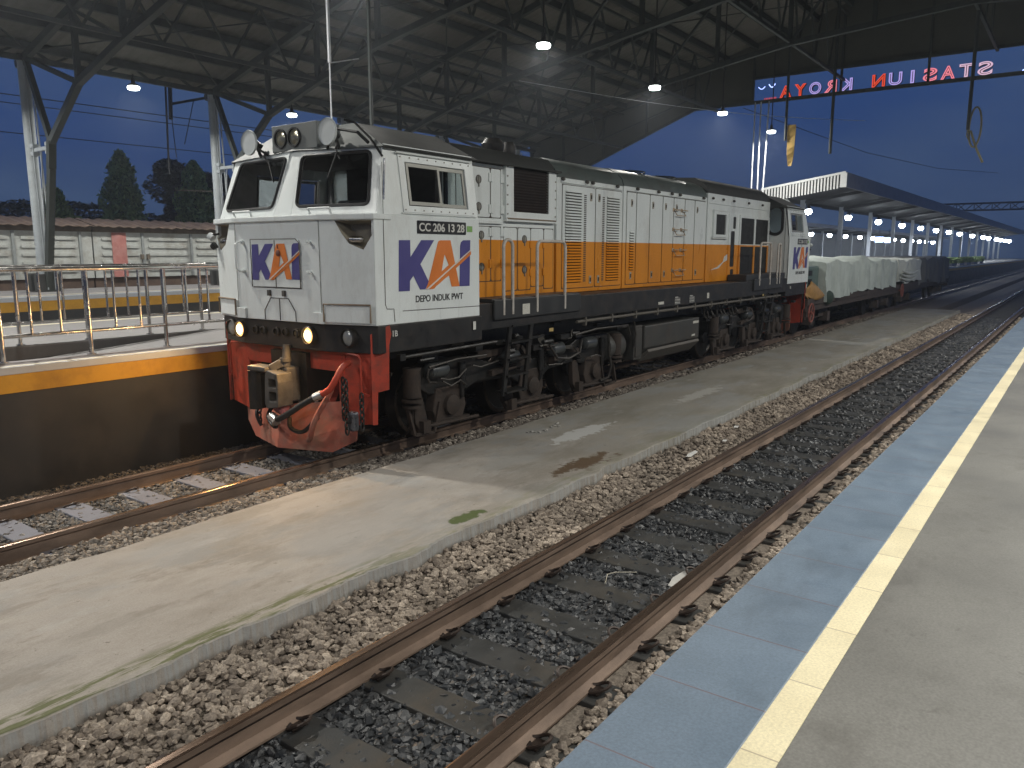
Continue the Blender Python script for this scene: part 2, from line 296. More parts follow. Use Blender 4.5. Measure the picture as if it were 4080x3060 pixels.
def scatter(name, zones, mat, label):
    V, F = ico(); tv = []; tf = []; tt = []; base = 0
    for (x0, x1, y0, y1, dens, s0, s1, zf) in zones:
        n = int((x1 - x0) * (y1 - y0) * dens)
        px = rng.uniform(x0, x1, n); py = rng.uniform(y0, y1, n)
        sz = rng.uniform(s0, s1, n) * rng.choice([.62, .75, .9, 1, 1, 1.25, 1.6], n)
        jit = 1 + rng.uniform(-.28, .28, (n, 12, 3)); P = V[None] * jit
        for _ in range(7):
            nn = rng.normal(0, 1, (n, 1, 3)); nn /= np.linalg.norm(nn, axis=2, keepdims=True); dd = (P * nn).sum(2, keepdims=True) - rng.uniform(.45, .75, (n, 1, 1)); P -= np.maximum(dd, 0) * nn
        P *= 1.25
        P *= np.stack([rng.uniform(.8, 1.35, n), rng.uniform(.65, 1.05, n), rng.uniform(.5, .85, n)], 1)[:, None, :]
        a, b = rng.uniform(0, 6.283, n), rng.normal(0, .45, n)
        ca, sa, cb, sb = np.cos(a), np.sin(a), np.cos(b), np.sin(b)
        x, y, z = P[..., 0].copy(), P[..., 1].copy(), P[..., 2].copy()
        y2 = y * cb[:, None] - z * sb[:, None]; z2 = y * sb[:, None] + z * cb[:, None]
        X = x * ca[:, None] - y2 * sa[:, None]; Y = x * sa[:, None] + y2 * ca[:, None]
        Q = np.stack([X, Y, z2], -1) * sz[:, None, None] * .5
        Q[..., 0] += px[:, None]; Q[..., 1] += py[:, None]; Q[..., 2] += (zf(py) + rng.uniform(-.012, .016, n))[:, None]
        tv.append(Q.reshape(-1, 3)); tf.append((F[None] + (base + np.arange(n) * 12)[:, None, None]).reshape(-1, 3)); base += n * 12
        tt.append(np.repeat(rng.uniform(0, 1, n), 12))
    v = np.concatenate(tv); f = np.concatenate(tf); tint = np.concatenate(tt)
    me = bpy.data.meshes.new(name); me.vertices.add(len(v)); me.vertices.foreach_set('co', v.reshape(-1).astype(np.float32))
    me.loops.add(len(f) * 3); me.loops.foreach_set('vertex_index', f.reshape(-1).astype(np.int32))
    me.polygons.add(len(f)); me.polygons.foreach_set('loop_start', np.arange(0, len(f) * 3, 3, dtype=np.int32))
    me.update(); me.validate(); me.shade_flat()
    at = me.attributes.new('tint', 'FLOAT', 'POINT'); at.data.foreach_set('value', tint.astype(np.float32))
    o = bpy.data.objects.new(name, me); COL.objects.link(o); me.materials.append(mat)
    return tag(o, label, 'ballast', kind='stuff')
def zb(y): return np.interp(y, [1.0, 1.9, 2.07, 3.07, 3.25, 3.7, 4.4], [-.165, -.155, -.176, -.176, -.14, -.065, -.065])
def zl(y): return np.interp(y, [4.9, 5.7, 6.4, 6.6, 7.6, 7.8, 8.7], [-.03, -.03, -.13, -.158, -.158, -.175, -.255])
beige = stone_mat('beige_ballast', (.16, .13, .103), (.42, .355, .285), (.27, .225, .18), .85)
dark = stone_mat('oily_ballast', (.016, .018, .021), (.085, .086, .087), (.040, .044, .048), .45)
grey = stone_mat('grey_ballast', (.05, .046, .042), (.20, .19, .175), (.105, .097, .088), .8)
def lod(y0, y1, zf, near, s0=.032, s1=.052):
    return [(near, 7, y0, y1, 1500, s0, s1, zf), (7, 14, y0, y1, 800, s0 * 1.1, s1 * 1.15, zf), (14, 34, y0, y1, 260, .05, .08, zf)]
scatter('beige_ballast', lod(3.16, 3.86, zb, .6) + lod(1.2, 1.88, zb, 1.4), beige, 'loose beige crushed stone along both outer sides of the near track')
scatter('oily_ballast', lod(2.09, 3.05, zb, 1.0), dark, 'dark oil stained crushed stone between the rails of the near track')
scatter('grey_ballast', lod(6.60, 7.56, zl, 1.6) + lod(7.74, 8.62, zl, 2.2)[:2], grey, 'grey crushed stone around the rails of the locomotive track')

brown = stone_mat('brown_ballast', (.10, .085, .07), (.36, .32, .27), (.19, .165, .14), .85)
scatter('brown_ballast', lod(5.6, 6.42, zl, 1.2), brown, 'narrow band of brownish crushed stone between the walkway and the locomotive rail')
# rails + sleepers
RAILM = M('rusty_rail_steel', (.21, .152, .115), .5, .25, var=.35, scale=5, stretch=(.35, 1, 1), dirt=(.05, .032, .024), damt=.6, dscale=3, bump=.15, bscale=60)
RAILTOP = M('worn_rail_head', (.23, .165, .125), .26, .85, var=.25, scale=6, stretch=(.12, 1, 1), dirt=(.10, .06, .04), damt=.7, dscale=2.5)
def rail(yi, side, label, grp):
    """yi inner head edge, side +1 when the head lies on the +Y side of it"""
    c = yi + side * .031
    web = [(c - .06, -.15), (c + .06, -.15), (c + .06, -.138), (c + .012, -.118), (c + .009, -.045), (c + .031, -.032), (c + .031, -.004), (c - .031, -.004), (c - .031, -.032), (c - .009, -.045), (c - .012, -.118), (c - .06, -.138)]
    t = thing('rail', (0, c, -.15), label, 'rail', grp)
    MB().extx(web, -9, XE).build('rail_body', RAILM, t)
    hd = [(c - .031, -.006), (c + .031, -.006), (c + .029, -.001), (c + .018, .002), (c - .018, .002), (c - .029, -.001)]
    MB().extx(hd, -9, XE).build('rail_head', RAILTOP, t)
rail(2.006 + .0, -1, 'brown rusty rail of the near track, closest to the blue tiled platform edge', 'rails') if False else None
rail(2.068, -1, 'rusty rail running just beyond the blue tiled platform edge', 'rails')
rail(3.072, 1, 'rusty rail of the near track, beside the beige stones by the concrete walkway', 'rails')
rail(6.574, -1, 'rail under the locomotive wheels next to the concrete walkway', 'rails')
rail(7.590, 1, 'rail of the locomotive track next to the dark platform wall', 'rails')
SLD = M('oil_stained_sleeper', (.036, .037, .036), .6, var=.25, scale=6, dirt=(.085, .07, .05), damt=.5, bump=.2)
SLL = M('pale_concrete_sleeper', (.13, .137, .165), .7, var=.1, scale=6, bump=.1)
SLB = M('beige_dusty_sleeper', (.13, .11, .09), .8, var=.2, scale=6)
CLIP = M('dark_rail_clip', (.045, .032, .026), .5, .3, var=.3, scale=20)
def clip_mb(x, y, s):
    # e-clip: one coiled bar, s = direction away from the rail
    pts = []
    for k in range(13):
        a = math.pi * (k / 12) * 1.35 - .5
        pts.append((x + .055 * math.cos(a), y + s * (.035 + .065 * math.sin(a)), -.128 + .038 * math.sin(a * .9 + .3)))
    m = MB().tube([(x + .03, y - s * .02, -.135)] + pts + [(x - .02, y + s * .005, -.125)], .0095, 6)
    return m.box(x - .045, x + .045, y + min(0, s * .05), y + max(0, s * .05), -.165, -.138)
def sleeper(x, yc, mat, label, grp, ytr, ztop):
    t = thing('sleeper', (x, yc, ztop - .15), label, 'sleeper', grp)
    pf = [(yc - 1.0, ztop - .2), (yc + 1.0, ztop - .2), (yc + 1.0, ztop - .02), (yc + .98, ztop), (yc - .98, ztop), (yc - 1.0, ztop - .02)]
    MB().extx(pf, x - .12, x + .12).build('sleeper_block', mat, t, bevel=.008)
    for y, s in ytr: clip_mb(x, y, s).build('rail_clip', CLIP, t, smooth=True)
    return t
near_y = [(2.068 - .031 - .062, -1), (2.068 - .031 + .062, 1), (3.072 + .031 - .062, -1), (3.072 + .031 + .062, 1)]
loc_y = [(6.574 - .031 - .062, -1), (6.574 - .031 + .062, 1), (7.59 + .031 - .062, -1), (7.59 + .031 + .062, 1)]
s0 = sleeper(0, 2.57, SLD, 'dark oil stained concrete sleeper in the near track', 'sleepers of the near track', near_y, -.150)
s0.location.x = 1.13
for k in range(1, 96): copy_tree(s0, loc=(1.13 + .586 * k, 2.57, -.30))
s1 = sleeper(0, 7.045, SLL, 'pale grey concrete sleeper in the track ahead of the locomotive', 'sleepers of the locomotive track', loc_y, -.128)
s1.location.x = 1.52
for k in range(1, 40): copy_tree(s1, loc=(1.52 + .59 * k, 7.045, -.278))

# concrete walkway between the tracks, with worn edges
CONC = M('stained_shaded_concrete', (.36, .33, .292), .8, var=.16, scale=1.1, bump=.25, bscale=45, dirt=(.15, .125, .09), damt=.55, dscale=1.3, fine=.10, stretch=(.6, 1, 1))
t = CONC.node_tree; b = [n for n in t.nodes if n.type == 'BSDF_PRINCIPLED'][0]; last = b.inputs['Base Color'].links[0].from_socket
N = t.nodes.new; L = t.links.new
g = N('ShaderNodeNewGeometry'); s = N('ShaderNodeSeparateXYZ'); L(g.outputs['Position'], s.inputs[0])
def mapr(src, a, b_, c=0., d=1.):
    m = N('ShaderNodeMapRange'); m.inputs['From Min'].default_value = a; m.inputs['From Max'].default_value = b_; m.inputs['To Min'].default_value = c; m.inputs['To Max'].default_value = d; m.interpolation_type = 'SMOOTHSTEP'; L(src, m.inputs[0]); return m.outputs[0]
def mul(a, b_):
    m = N('ShaderNodeMath'); m.operation = 'MULTIPLY'; L(a, m.inputs[0]); L(b_, m.inputs[1]); return m.outputs[0]
def noise(sc, det=4, st=(1, 1, 1), off=(0, 0, 0)):
    mp_ = N('ShaderNodeMapping'); mp_.inputs['Scale'].default_value = st; mp_.inputs['Location'].default_value = off; L(g.outputs['Position'], mp_.inputs[0])
    n = N('ShaderNodeTexNoise'); n.inputs['Scale'].default_value = sc; n.inputs['Detail'].default_value = det; n.inputs['Roughness'].default_value = .7; L(mp_.outputs[0], n.inputs[0]); return n.outputs[0]
def over(fac, col):
    global last
    m = N('ShaderNodeMix'); m.data_type = 'RGBA'; L(fac, m.inputs['Factor']); L(last, m.inputs['A']); m.inputs['B'].default_value = (*col, 1); last = m.outputs['Result']
def blob(x, y, rx, ry, hard=.35):
    dx = N('ShaderNodeMath'); dx.operation = 'SUBTRACT'; L(s.outputs['X'], dx.inputs[0]); dx.inputs[1].default_value = x
    dy = N('ShaderNodeMath'); dy.operation = 'SUBTRACT'; L(s.outputs['Y'], dy.inputs[0]); dy.inputs[1].default_value = y
    c = N('ShaderNodeCombineXYZ'); sx_ = N('ShaderNodeMath'); sx_.operation = 'DIVIDE'; L(dx.outputs[0], sx_.inputs[0]); sx_.inputs[1].default_value = rx
    sy_ = N('ShaderNodeMath'); sy_.operation = 'DIVIDE'; L(dy.outputs[0], sy_.inputs[0]); sy_.inputs[1].default_value = ry
    L(sx_.outputs[0], c.inputs[0]); L(sy_.outputs[0], c.inputs[1]); ln = N('ShaderNodeVectorMath'); ln.operation = 'LENGTH'; L(c.outputs[0], ln.inputs[0])
    ad = N('ShaderNodeMath'); ad.operation = 'ADD'; L(ln.outputs['Value'], ad.inputs[0]); L(mapr(noise(7, 5), .3, .7, -.45, .45), ad.inputs[1])
    return mapr(ad.outputs[0], 1 - hard, 1.0, 1, 0)
over(mul(mapr(noise(.9, 5, (.5, 1.4, 1), (3, 1, 0)), .52, .68), mapr(s.outputs['X'], -5, 60, .6, .6)), (.30, .30, .285))
over(mapr(noise(13, 6, (1, 1, 1)), .64, .70, 0, .7), (.12, .10, .075))
over(mapr(noise(2.6, 8, (.5, 1.3, 1), (5, 2, 0)), .54, .66, 0, .55), (.20, .175, .14))
over(mapr(noise(1.1, 9, (.6, 1.6, 1), (21, 4, 0)), .50, .62, 0, .6), (.235, .215, .18))
over(mapr(s.outputs['X'], 5.0, 9.0, 0, .45), (.15, .15, .115))  # darker alongside the locomotive: its shadow put into the walkway colour
over(mapr(noise(34, 3, (1, 1, 1)), .70, .74, 0, .7), (.09, .075, .055))
over(mapr(noise(1.6, 8, (.7, 1.5, 1), (11, 7, 0)), .56, .70, 0, .5), (.43, .42, .40))
edge = mul(mapr(s.outputs['Y'], 3.99, 3.90), mapr(s.outputs['Z'], .048, .054))
over(mul(mul(edge, mapr(noise(3.1, 8, (.8, 6, 1)), .455, .55)), mapr(s.outputs['X'], 3.4, 4.4, .9, .2)), (.105, .118, .04))
over(mul(edge, mapr(noise(3.3, 6, (1, 2, 1), (9, 0, 0)), .5, .66, 0, .5)), (.20, .20, .10))
over(mapr(noise(.7, 5, (.6, 1.2, 1), (31, 9, 0)), .48, .60, 0, .5), (.27, .28, .28))
over(mul(mapr(noise(16, 4, (3.5, .35, 1), (2, 3, 0)), .66, .72, 0, .5), mapr(noise(.9, 4, (1, 1, 1), (50, 3, 0)), .50, .58)), (.46, .46, .45))
over(blob(4.85, 3.98, .20, .09), (.075, .10, .03))
over(blob(6.9, 4.05, .55, .16), (.10, .065, .035))
over(blob(8.1, 4.8, .62, .16, .12), (.47, .47, .45))
over(blob(11.4, 4.7, .9, .14, .3), (.37, .36, .33))
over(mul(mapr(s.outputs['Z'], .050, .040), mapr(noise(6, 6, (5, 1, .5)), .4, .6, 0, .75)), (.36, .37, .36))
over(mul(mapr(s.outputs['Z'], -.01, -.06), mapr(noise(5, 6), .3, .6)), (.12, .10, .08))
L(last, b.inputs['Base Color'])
n = 900; xs = np.linspace(-9, 34.3, n); yr = 3.80 + np.interp(np.arange(n), np.arange(0, n, 6), rng.normal(0, .018, len(range(0, n, 6)))) + rng.normal(0, .005, n)
yl = 5.66 + np.interp(np.arange(n), np.arange(0, n, 9), rng.normal(0, .012, len(range(0, n, 9)))); m = MB(); V = []; Fc = []
for i in range(n):
    bl = rng.uniform(.0, .03); V += [(xs[i], yr[i] - .02 + rng.normal(0, .008), -.20), (xs[i], yr[i], .045), (xs[i], yr[i] + .014, .055), (xs[i], yl[i] - .01, .055), (xs[i], yl[i], .045), (xs[i], yl[i], -.2)]
for i in range(n - 1):
    for k in range(5): Fc.append((i * 6 + k, i * 6 + k + 1, (i + 1) * 6 + k + 1, (i + 1) * 6 + k))
Fc.append(tuple(range((n - 1) * 6, n * 6)))
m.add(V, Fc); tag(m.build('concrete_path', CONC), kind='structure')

# near platform: one slab of floor, blue edge tiles, yellow line tiles
def tiled(name, col, pitch, off, rough, grout, var=.06, dirt=None, hard=0.):
    m = M(name, col, rough, var=var, scale=3.5, dirt=dirt, damt=.3, fine=.12, bump=.08, bscale=80); t = m.node_tree; b = [n for n in t.nodes if n.type == 'BSDF_PRINCIPLED'][0]
    lk = b.inputs['Base Color'].links[0].from_socket; g = t.nodes.new('ShaderNodeNewGeometry'); s = t.nodes.new('ShaderNodeSeparateXYZ'); t.links.new(g.outputs['Position'], s.inputs[0])
    a = t.nodes.new('ShaderNodeMath'); a.operation = 'SUBTRACT'; t.links.new(s.outputs['X'], a.inputs[0]); a.inputs[1].default_value = off
    d = t.nodes.new('ShaderNodeMath'); d.operation = 'DIVIDE'; t.links.new(a.outputs[0], d.inputs[0]); d.inputs[1].default_value = pitch
    f = t.nodes.new('ShaderNodeMath'); f.operation = 'FRACT'; t.links.new(d.outputs[0], f.inputs[0])
    pp = t.nodes.new('ShaderNodeMath'); pp.operation = 'PINGPONG'; pp.inputs[1].default_value = .5; t.links.new(f.outputs[0], pp.inputs[0])
    c = t.nodes.new('ShaderNodeMath'); c.operation = 'LESS_THAN'; c.inputs[1].default_value = .0065; t.links.new(pp.outputs[0], c.inputs[0])
    x = t.nodes.new('ShaderNodeMix'); x.data_type = 'RGBA'; t.links.new(c.outputs[0], x.inputs['Factor']); t.links.new(lk, x.inputs['A']); x.inputs['B'].default_value = (*grout, 1)
    # each tile a touch lighter or darker
    fl = t.nodes.new('ShaderNodeMath'); fl.operation = 'FLOOR'; t.links.new(d.outputs[0], fl.inputs[0]); wn = t.nodes.new('ShaderNodeTexWhiteNoise'); wn.noise_dimensions = '1D'; t.links.new(fl.outputs[0], wn.inputs['W'])
    r = t.nodes.new('ShaderNodeMapRange'); r.inputs['To Min'].default_value = .95; r.inputs['To Max'].default_value = 1.05; t.links.new(wn.outputs['Value'], r.inputs[0])
    v = t.nodes.new('ShaderNodeVectorMath'); v.operation = 'SCALE'; t.links.new(x.outputs['Result'], v.inputs[0]); t.links.new(r.outputs[0], v.inputs['Scale']); t.links.new(v.outputs[0], b.inputs['Base Color'])
    return m
FLOOR = M('grey_terrazzo_floor', (.182, .179, .163), .5, var=.13, scale=1.3, dirt=(.095, .092, .08), damt=.6, dscale=2.6, dlo=.5, fine=.14, bump=.06)
BLUE = tiled('blue_grey_edge_tiles', (.150, .200, .258), .5125, 2.585, .42, (.16, .13, .145), dirt=(.115, .15, .18))
YEL = tiled('pale_yellow_line_tiles', (.78, .70, .47), .5205, 2.329, .5, (.47, .40, .28), dirt=(.62, .52, .30))
PF = .62
tag(MB().box(-9, XE, -9, .645, -.39, PF).build('platform', FLOOR), kind='structure')
tag(MB().box(-9, XE, .77, 1.211, -.39, PF).build('blue_platform_edge', BLUE, bevel=.006), kind='structure')
tag(MB().box(-9, XE, .6455, .7695, -.39, PF + .002).build('yellow_platform_line', YEL), kind='structure')
speck(FLOOR, (.085, .08, .07), 9, .63, .71, .55, (1, 1, 1), 2); speck(FLOOR, (.09, .085, .075), 1.7, .55, .72, .6, (.5, 1, 1), 5); speck(FLOOR, (.30, .29, .26), 46, .72, .76, .6, (1, 1, 1), 7)
speck(BLUE, (.085, .11, .135), 2.4, .54, .72, .5, (.6, 1, 1), 4); speck(BLUE, (.30, .31, .31), 12, .68, .76, .35, (2.5, .6, 1), 6); speck(YEL, (.42, .34, .20), 5, .60, .74, .45, (1, 1, 1), 8); speck(YEL, (.30, .25, .17), 22, .70, .76, .5, (1, 1, 1), 1)
# left platform with a sunken ramp
P1 = M('left_platform_floor', (.165, .16, .157), .6, var=.1, scale=1.5, dirt=(.2, .19, .18), damt=.4)
DWALL = M('dark_platform_wall', (.026, .027, .028), .55, var=.25, scale=1.5, dirt=(.05, .045, .04), damt=.5)
YB = M('ochre_platform_band', (.52, .27, .02), .55, var=.14, scale=2, dirt=(.25, .12, .02), damt=.5)
LIPW = M('white_platform_lip', (.44, .47, .50), .5, var=.06)
STRIPE = M('cream_platform_line', (.72, .66, .46), .5, var=.06)
BROWN = M('worn_brown_tiles', (.13, .11, .10), .6, var=.3, scale=6)
m = MB().box(-12, XE, 8.66, 9.13, -.39, 1.085).box(-12, XE, 10.55, 13.7, -.39, 1.085).box(7.0, XE, 9.13, 10.55, -.39, 1.085)
tag(m.build('left_platform', P1, origin=(0, 11, -.39)), kind='structure')
tag(MB().add([(-12, 9.13, -.2), (7, 9.13, 1.085), (7, 10.55, 1.085), (-12, 10.55, -.2), (-12, 9.13, -.39), (7, 9.13, -.39), (7, 10.55, -.39), (-12, 10.55, -.39)], [(0, 1, 2, 3), (4, 5, 6, 7), (0, 1, 5, 4), (1, 2, 6, 5), (2, 3, 7, 6), (3, 0, 4, 7)]).build('ramp', P1), kind='structure')
tag(MB().box(-12, 6.9, 10.535, 10.548, .1, 1.07).build('ramp_side_wall', M('grey_ramp_wall', (.11, .107, .105), .7, var=.15)), kind='structure')
tag(MB().box(-12, XE, 8.65, 8.66, -.38, .826).build('platform_wall', DWALL), kind='structure')
tag(MB().box(-12, XE, 8.636, 8.66, .826, 1.012).build('ochre_platform_band', YB), kind='structure')
tag(MB().box(-12, XE, 8.625, 8.75, 1.012, 1.090).build('white_platform_lip', LIPW, bevel=.006), kind='structure')
tag(MB().box(-12, XE, 8.665, 8.70, 1.0905, 1.093).build('cream_platform_line', STRIPE), kind='structure')
tag(MB().box(-12, 7, 8.752, 9.0, 1.0855, 1.089).build('brown_platform_tiles', BROWN), kind='structure')
tag(MB().box(-12, XE, 13.38, 13.46, 1.0855, 1.089).build('cream_platform_line', STRIPE), kind='structure')
# second platform
tag(MB().box(-20, XE, 22.02, 26.3, -.39, 1.085).build('far_platform', P1), kind='structure')
tag(MB().box(-20, XE, 22.0, 22.02, -.38, .72).build('platform_wall', DWALL), kind='structure')
tag(MB().box(-20, XE, 21.99, 22.02, .72, .98).build('ochre_platform_band', YB), kind='structure')
tag(MB().box(-20, XE, 21.98, 22.2, .98, 1.09).build('white_platform_lip', LIPW), kind='structure')
tag(MB().box(-20, XE, 22.7, 22.8, 1.0855, 1.089).build('cream_platform_line', STRIPE), kind='structure')
tag(MB().box(-20, XE, 13.7, 13.712, -.38, 1.08).build('platform_wall', DWALL), kind='structure')

# railings on the left platform
def railing(name, y, zb_, posts, n_mid, label, x_end, floor):
    t = thing(name, (posts[0], y, zb_), label, 'railing', 'railings of the ramp')
    MB().tube([(posts[0] - .5, y, 2.045), (x_end, y, 2.045)], .026, 12).build('top_rail', CHROME, t, smooth=True)
    MB().tube([(posts[0] - .5, y, 1.355), (x_end, y, 1.355)], .021, 10).build('bottom_rail', CHROME, t, smooth=True)
    for i, x in enumerate(posts):
        zz = floor(x)
        MB().cyl((x, y, zz), (x, y, 2.03), .024, 12).cyl((x, y, zz), (x, y, zz + .012), .05, 14).build('post', CHROME, t, smooth=True)
        if i + 1 < len(posts):
            for k in range(n_mid):
                xx = x + (posts[i + 1] - x) * (k + 1) / (n_mid + 1)
                MB().cyl((xx, y, 1.36), (xx, y, 2.03), .0145, 10).build('baluster', CHROME, t, smooth=True)
    return t
railing('platform_railing', 9.02, 1.09, [.71, 1.615, 2.52, 3.43, 4.335, 5.24, 6.14], 2, 'stainless railing along the ramp, nearest the locomotive track', 6.2, lambda x: 1.088)
railing('platform_railing', 10.62, 1.09, [.0, .85, 1.7, 2.55, 3.4, 4.25, 5.08, 5.93, 6.75], 2, 'stainless railing on the far side of the ramp', 6.85, lambda x: 1.088)
# ------------------------------------------------------------------ station shed roof
SL = .285
def zr(y): return 8.0 + SL * (21.2 - abs(y - 3.6))
FR = [-7.2, -1.2, 4.8, 10.8, 16.8, 22.8, 28.8, 34.8]
GX = 36.3
shed = thing('station_roof', (10, 3.6, 1.09), 'big dark steel station roof over the tracks, with trusses and a gable sheet at its far end', 'station roof')
def corr(x0, x1, ya, yb, n, th, nm):
    V = []; F = []
    for i in range(n + 1):
        x = x0 + (x1 - x0) * i / n; dz = .022 if i % 2 else 0
        V += [(x, ya, zr(ya) + dz), (x, yb, zr(yb) + dz), (x, ya, zr(ya) + dz + th), (x, yb, zr(yb) + dz + th)]
    for i in range(n):
        a = i * 4; b = a + 4; F += [(a, b, b + 1, a + 1), (a + 2, a + 3, b + 3, b + 2), (a, a + 2, b + 2, b), (a + 1, b + 1, b + 3, a + 3)]
    F += [(0, 1, 3, 2), (n * 4, n * 4 + 2, n * 4 + 3, n * 4 + 1)]
    return MB().add(V, F).build(nm, SHEET, shed)
corr(-9.5, GX, 25.5, 3.6, 300, .03, 'roof_sheet'); corr(-9.5, GX, 3.6, -18.3, 300, .03, 'roof_sheet')
y = 24.6; ys = []
while y > 3.7: ys.append(y); y -= 1.3
for y in ys + [7.2 - q for q in ys]:
    z = zr(y) - .03; MB().box(-9.4, GX, y - .07, y + .07, z - .22, z - .005).build('purlin', STEEL, shed)
def bchord(y):
    y = y if y >= 3.6 else 7.2 - y
    return float(np.interp(y, [3.6, 9, 13, 17.9, 21.9, 23.7], [9.75, 9.35, 8.72, 7.86, 6.62, 5.25]))
nodes = [23.7, 21.9, 19.5, 16.9, 14.3, 11.7, 9.1, 6.4, 3.6]
for X in FR[:-1]:
    top = MB(); bot = MB(); web = MB()
    for sgn in (1, -1):
        f = (lambda q: q) if sgn > 0 else (lambda q: 7.2 - q)
        top.bar((X, f(25.3), zr(f(25.3)) - .36), (X, f(3.6), zr(3.6) - .36), .16, .20)
        for a, b_ in zip(nodes[:-1], nodes[1:]):
            bot.bar((X, f(a), bchord(a)), (X, f(b_), bchord(b_)), .17, .17)
        for i, a in enumerate(nodes[1:]):
            web.bar((X, f(a), bchord(a)), (X, f(a), zr(a) - .36), .13, .13)
            pa = nodes[i]
            if i: web.bar((X, f(a), bchord(a)), (X, f(pa), zr(pa) - .40), .08, .08) if i % 2 else web.bar((X, f(pa), bchord(pa)), (X, f(a), zr(a) - .40), .08, .08)
        web.bar((X, f(24.8), 7.62), (X, f(23.7), 5.25), .14, .14); web.bar((X, f(24.8), 7.62), (X, f(21.9), 6.62), .12, .12)
    tr = top.build('truss_top_chord', STEEL, shed); bot.build('truss_bottom_chord', STEEL, shed); web.build('truss_web', STEEL, shed)
# longitudinal trusses between frames
def longi(y, z0, z1, w_=.11, panels=4, name='long_truss'):
    m = MB().bar((-9, y, z0), (GX, y, z0), w_, w_).bar((-9, y, z1), (GX, y, z1), w_ * .8, w_ * .8)
    for a, b_ in zip(FR[:-1], FR[1:]):
        for k in range(panels):
            xa = a + (b_ - a) * k / panels; xb = a + (b_ - a) * (k + 1) / panels
            xm = (xa + xb) / 2
            m.bar((xa, y, z1), (xm, y, z0), .06, .06).bar((xm, y, z0), (xb, y, z1), .06, .06)
    m.build(name, STEEL, shed)
longi(24.85, 7.62, zr(24.85) + .15 - .55 + .45, .14)
for y in (19.5, 14.3, 9.1, 3.6): longi(y, bchord(y) + .05, zr(y) - .5, .10, 3)
for y in (-17.6,): longi(y, 7.62, 7.95, .14)
# roof bracing in the sheet plane
m = MB()
for a, b_ in zip(FR[:-1], FR[1:]):
    for ya, yb in ((24.6, 19.5), (19.5, 14.3), (14.3, 9.1), (9.1, 3.7)):
        m.bar((a, ya, zr(ya) - .26), (b_, yb, zr(yb) - .26), .05, .03).bar((b_, ya, zr(ya) - .26), (a, yb, zr(yb) - .26), .05, .03)
m.build('roof_bracing', STEEL, shed)
# columns on the far platform (and the opposite row behind the camera)
for X in FR:
    for y, s in ((24.95, 1), (-17.75, -1)):
        base = 1.085 if s > 0 else .62
        if s < 0: base = .62; MB().cyl((X, y, base), (X, y, 7.7), .16, 18).build('column', POSTM, shed, smooth=True); continue
        c = MB().cyl((X, y, base), (X, y, 7.7), .155, 20).build('column', POSTM, shed, smooth=True)
        MB().box(X - .2, X + .2, y - .2, y + .2, 7.62, 7.72).build('column_cap', STEEL, c)
        leg = MB().bar((X, 24.72, base), (X, 23.85, 4.55), .17, .20).bar((X, 23.85, 4.55), (X, 23.7, 5.3), .17, .20).build('raking_leg', M('dark_green_leg', (.05, .058, .052), .6, var=.2), shed)
        mm = MB().box(X - .05, X + .05, y - 1.2, y - .1, 5.06, 5.16)
        for yy in (y - .2, y - 1.12):
            for zz in (5.0, 5.22): mm.box(X - .09, X + .09, yy - .1, yy + .1, zz - .05, zz + .05)
        mm.bar((X - .06, y - .2, 7.4), (X - .06, y - .35, 1.15), .035).bar((X + .10, y - .2, 7.4), (X + .10, y - .5, 1.15), .035).bar((X, y - .15, 1.2), (X, y - .6, 5.1), .03)
        mm.build('tie_plates', POSTM, leg)
        if 5 < X < 30: MB().box(X - .3, X + .32, 24.62, 24.9, 1.086, 1.60).box(X - .3, X + .32, 25.11, 25.3, 1.086, 1.60).build('base_box', M('dark_base_box', (.06, .062, .06), .6), shed, bevel=.01)
# gable: sheet hanging from the roof line, with an opening for the sign
GS = M('dark_gable_sheet', (.12, .125, .112), .75, var=.12, scale=1.5)
outer = [(25.2, 5.2), (15.7, 8.83), (12.95, 8.83), (12.95, 9.86), (2.2, 9.86), (-5.75, 9.86), (-5.75, 8.83), (-8.5, 8.83), (-18.0, 5.2), (-18.0, zr(-18) + .02), (3.6, zr(3.6) + .02), (25.2, zr(25.2) + .02)]
gs = MB().extx(outer, GX + .02, GX + .05)
gs.build('gable_sheet', GS, shed)
m = MB()
yy = -17.5
while yy < 25.2:
    zb_ = float(np.interp(yy, [-18, -8.5, -5.75, -5.7, 12.9, 12.95, 15.7, 25.2], [5.2, 8.83, 8.83, 9.86, 9.86, 8.83, 8.83, 5.2])); m.box(GX + .052, GX + .075, yy - .045, yy + .045, zb_, zr(yy)); yy += .2
m.build('gable_ribs', GS, shed)
mm = MB().bar((GX - .05, 15.8, 8.86), (GX - .05, -8.6, 8.86), .12, .14).bar((GX - .05, 13.0, 9.90), (GX - .05, -5.8, 9.90), .10, .12).bar((GX - .05, 15.7, 8.86), (GX - .05, 25.2, 5.2), .12, .12)
mm.bar((GX - .05, 25.0, 7.7), (GX - .05, 25.0, 5.2), .14)
for yy in (12.95, 9.2, 5.9, 2.6, -.6): mm.bar((GX - .05, yy, 8.86), (GX - .05, yy, zr(yy) - .3), .09)
for yy in (23, 20.6, 18.2, 15.7): mm.bar((GX - .05, yy, 5.2 + (25.2 - yy) * .382), (GX - .05, yy, zr(yy) - .3), .09)
mm.bar((GX - .05, 25, 8.0), (GX - .05, 15.7, 10.0), .08).bar((GX - .05, 25, 6.6), (GX - .05, 15.7, 9.4), .06)
mm.build('gable_frame', STEEL, shed)
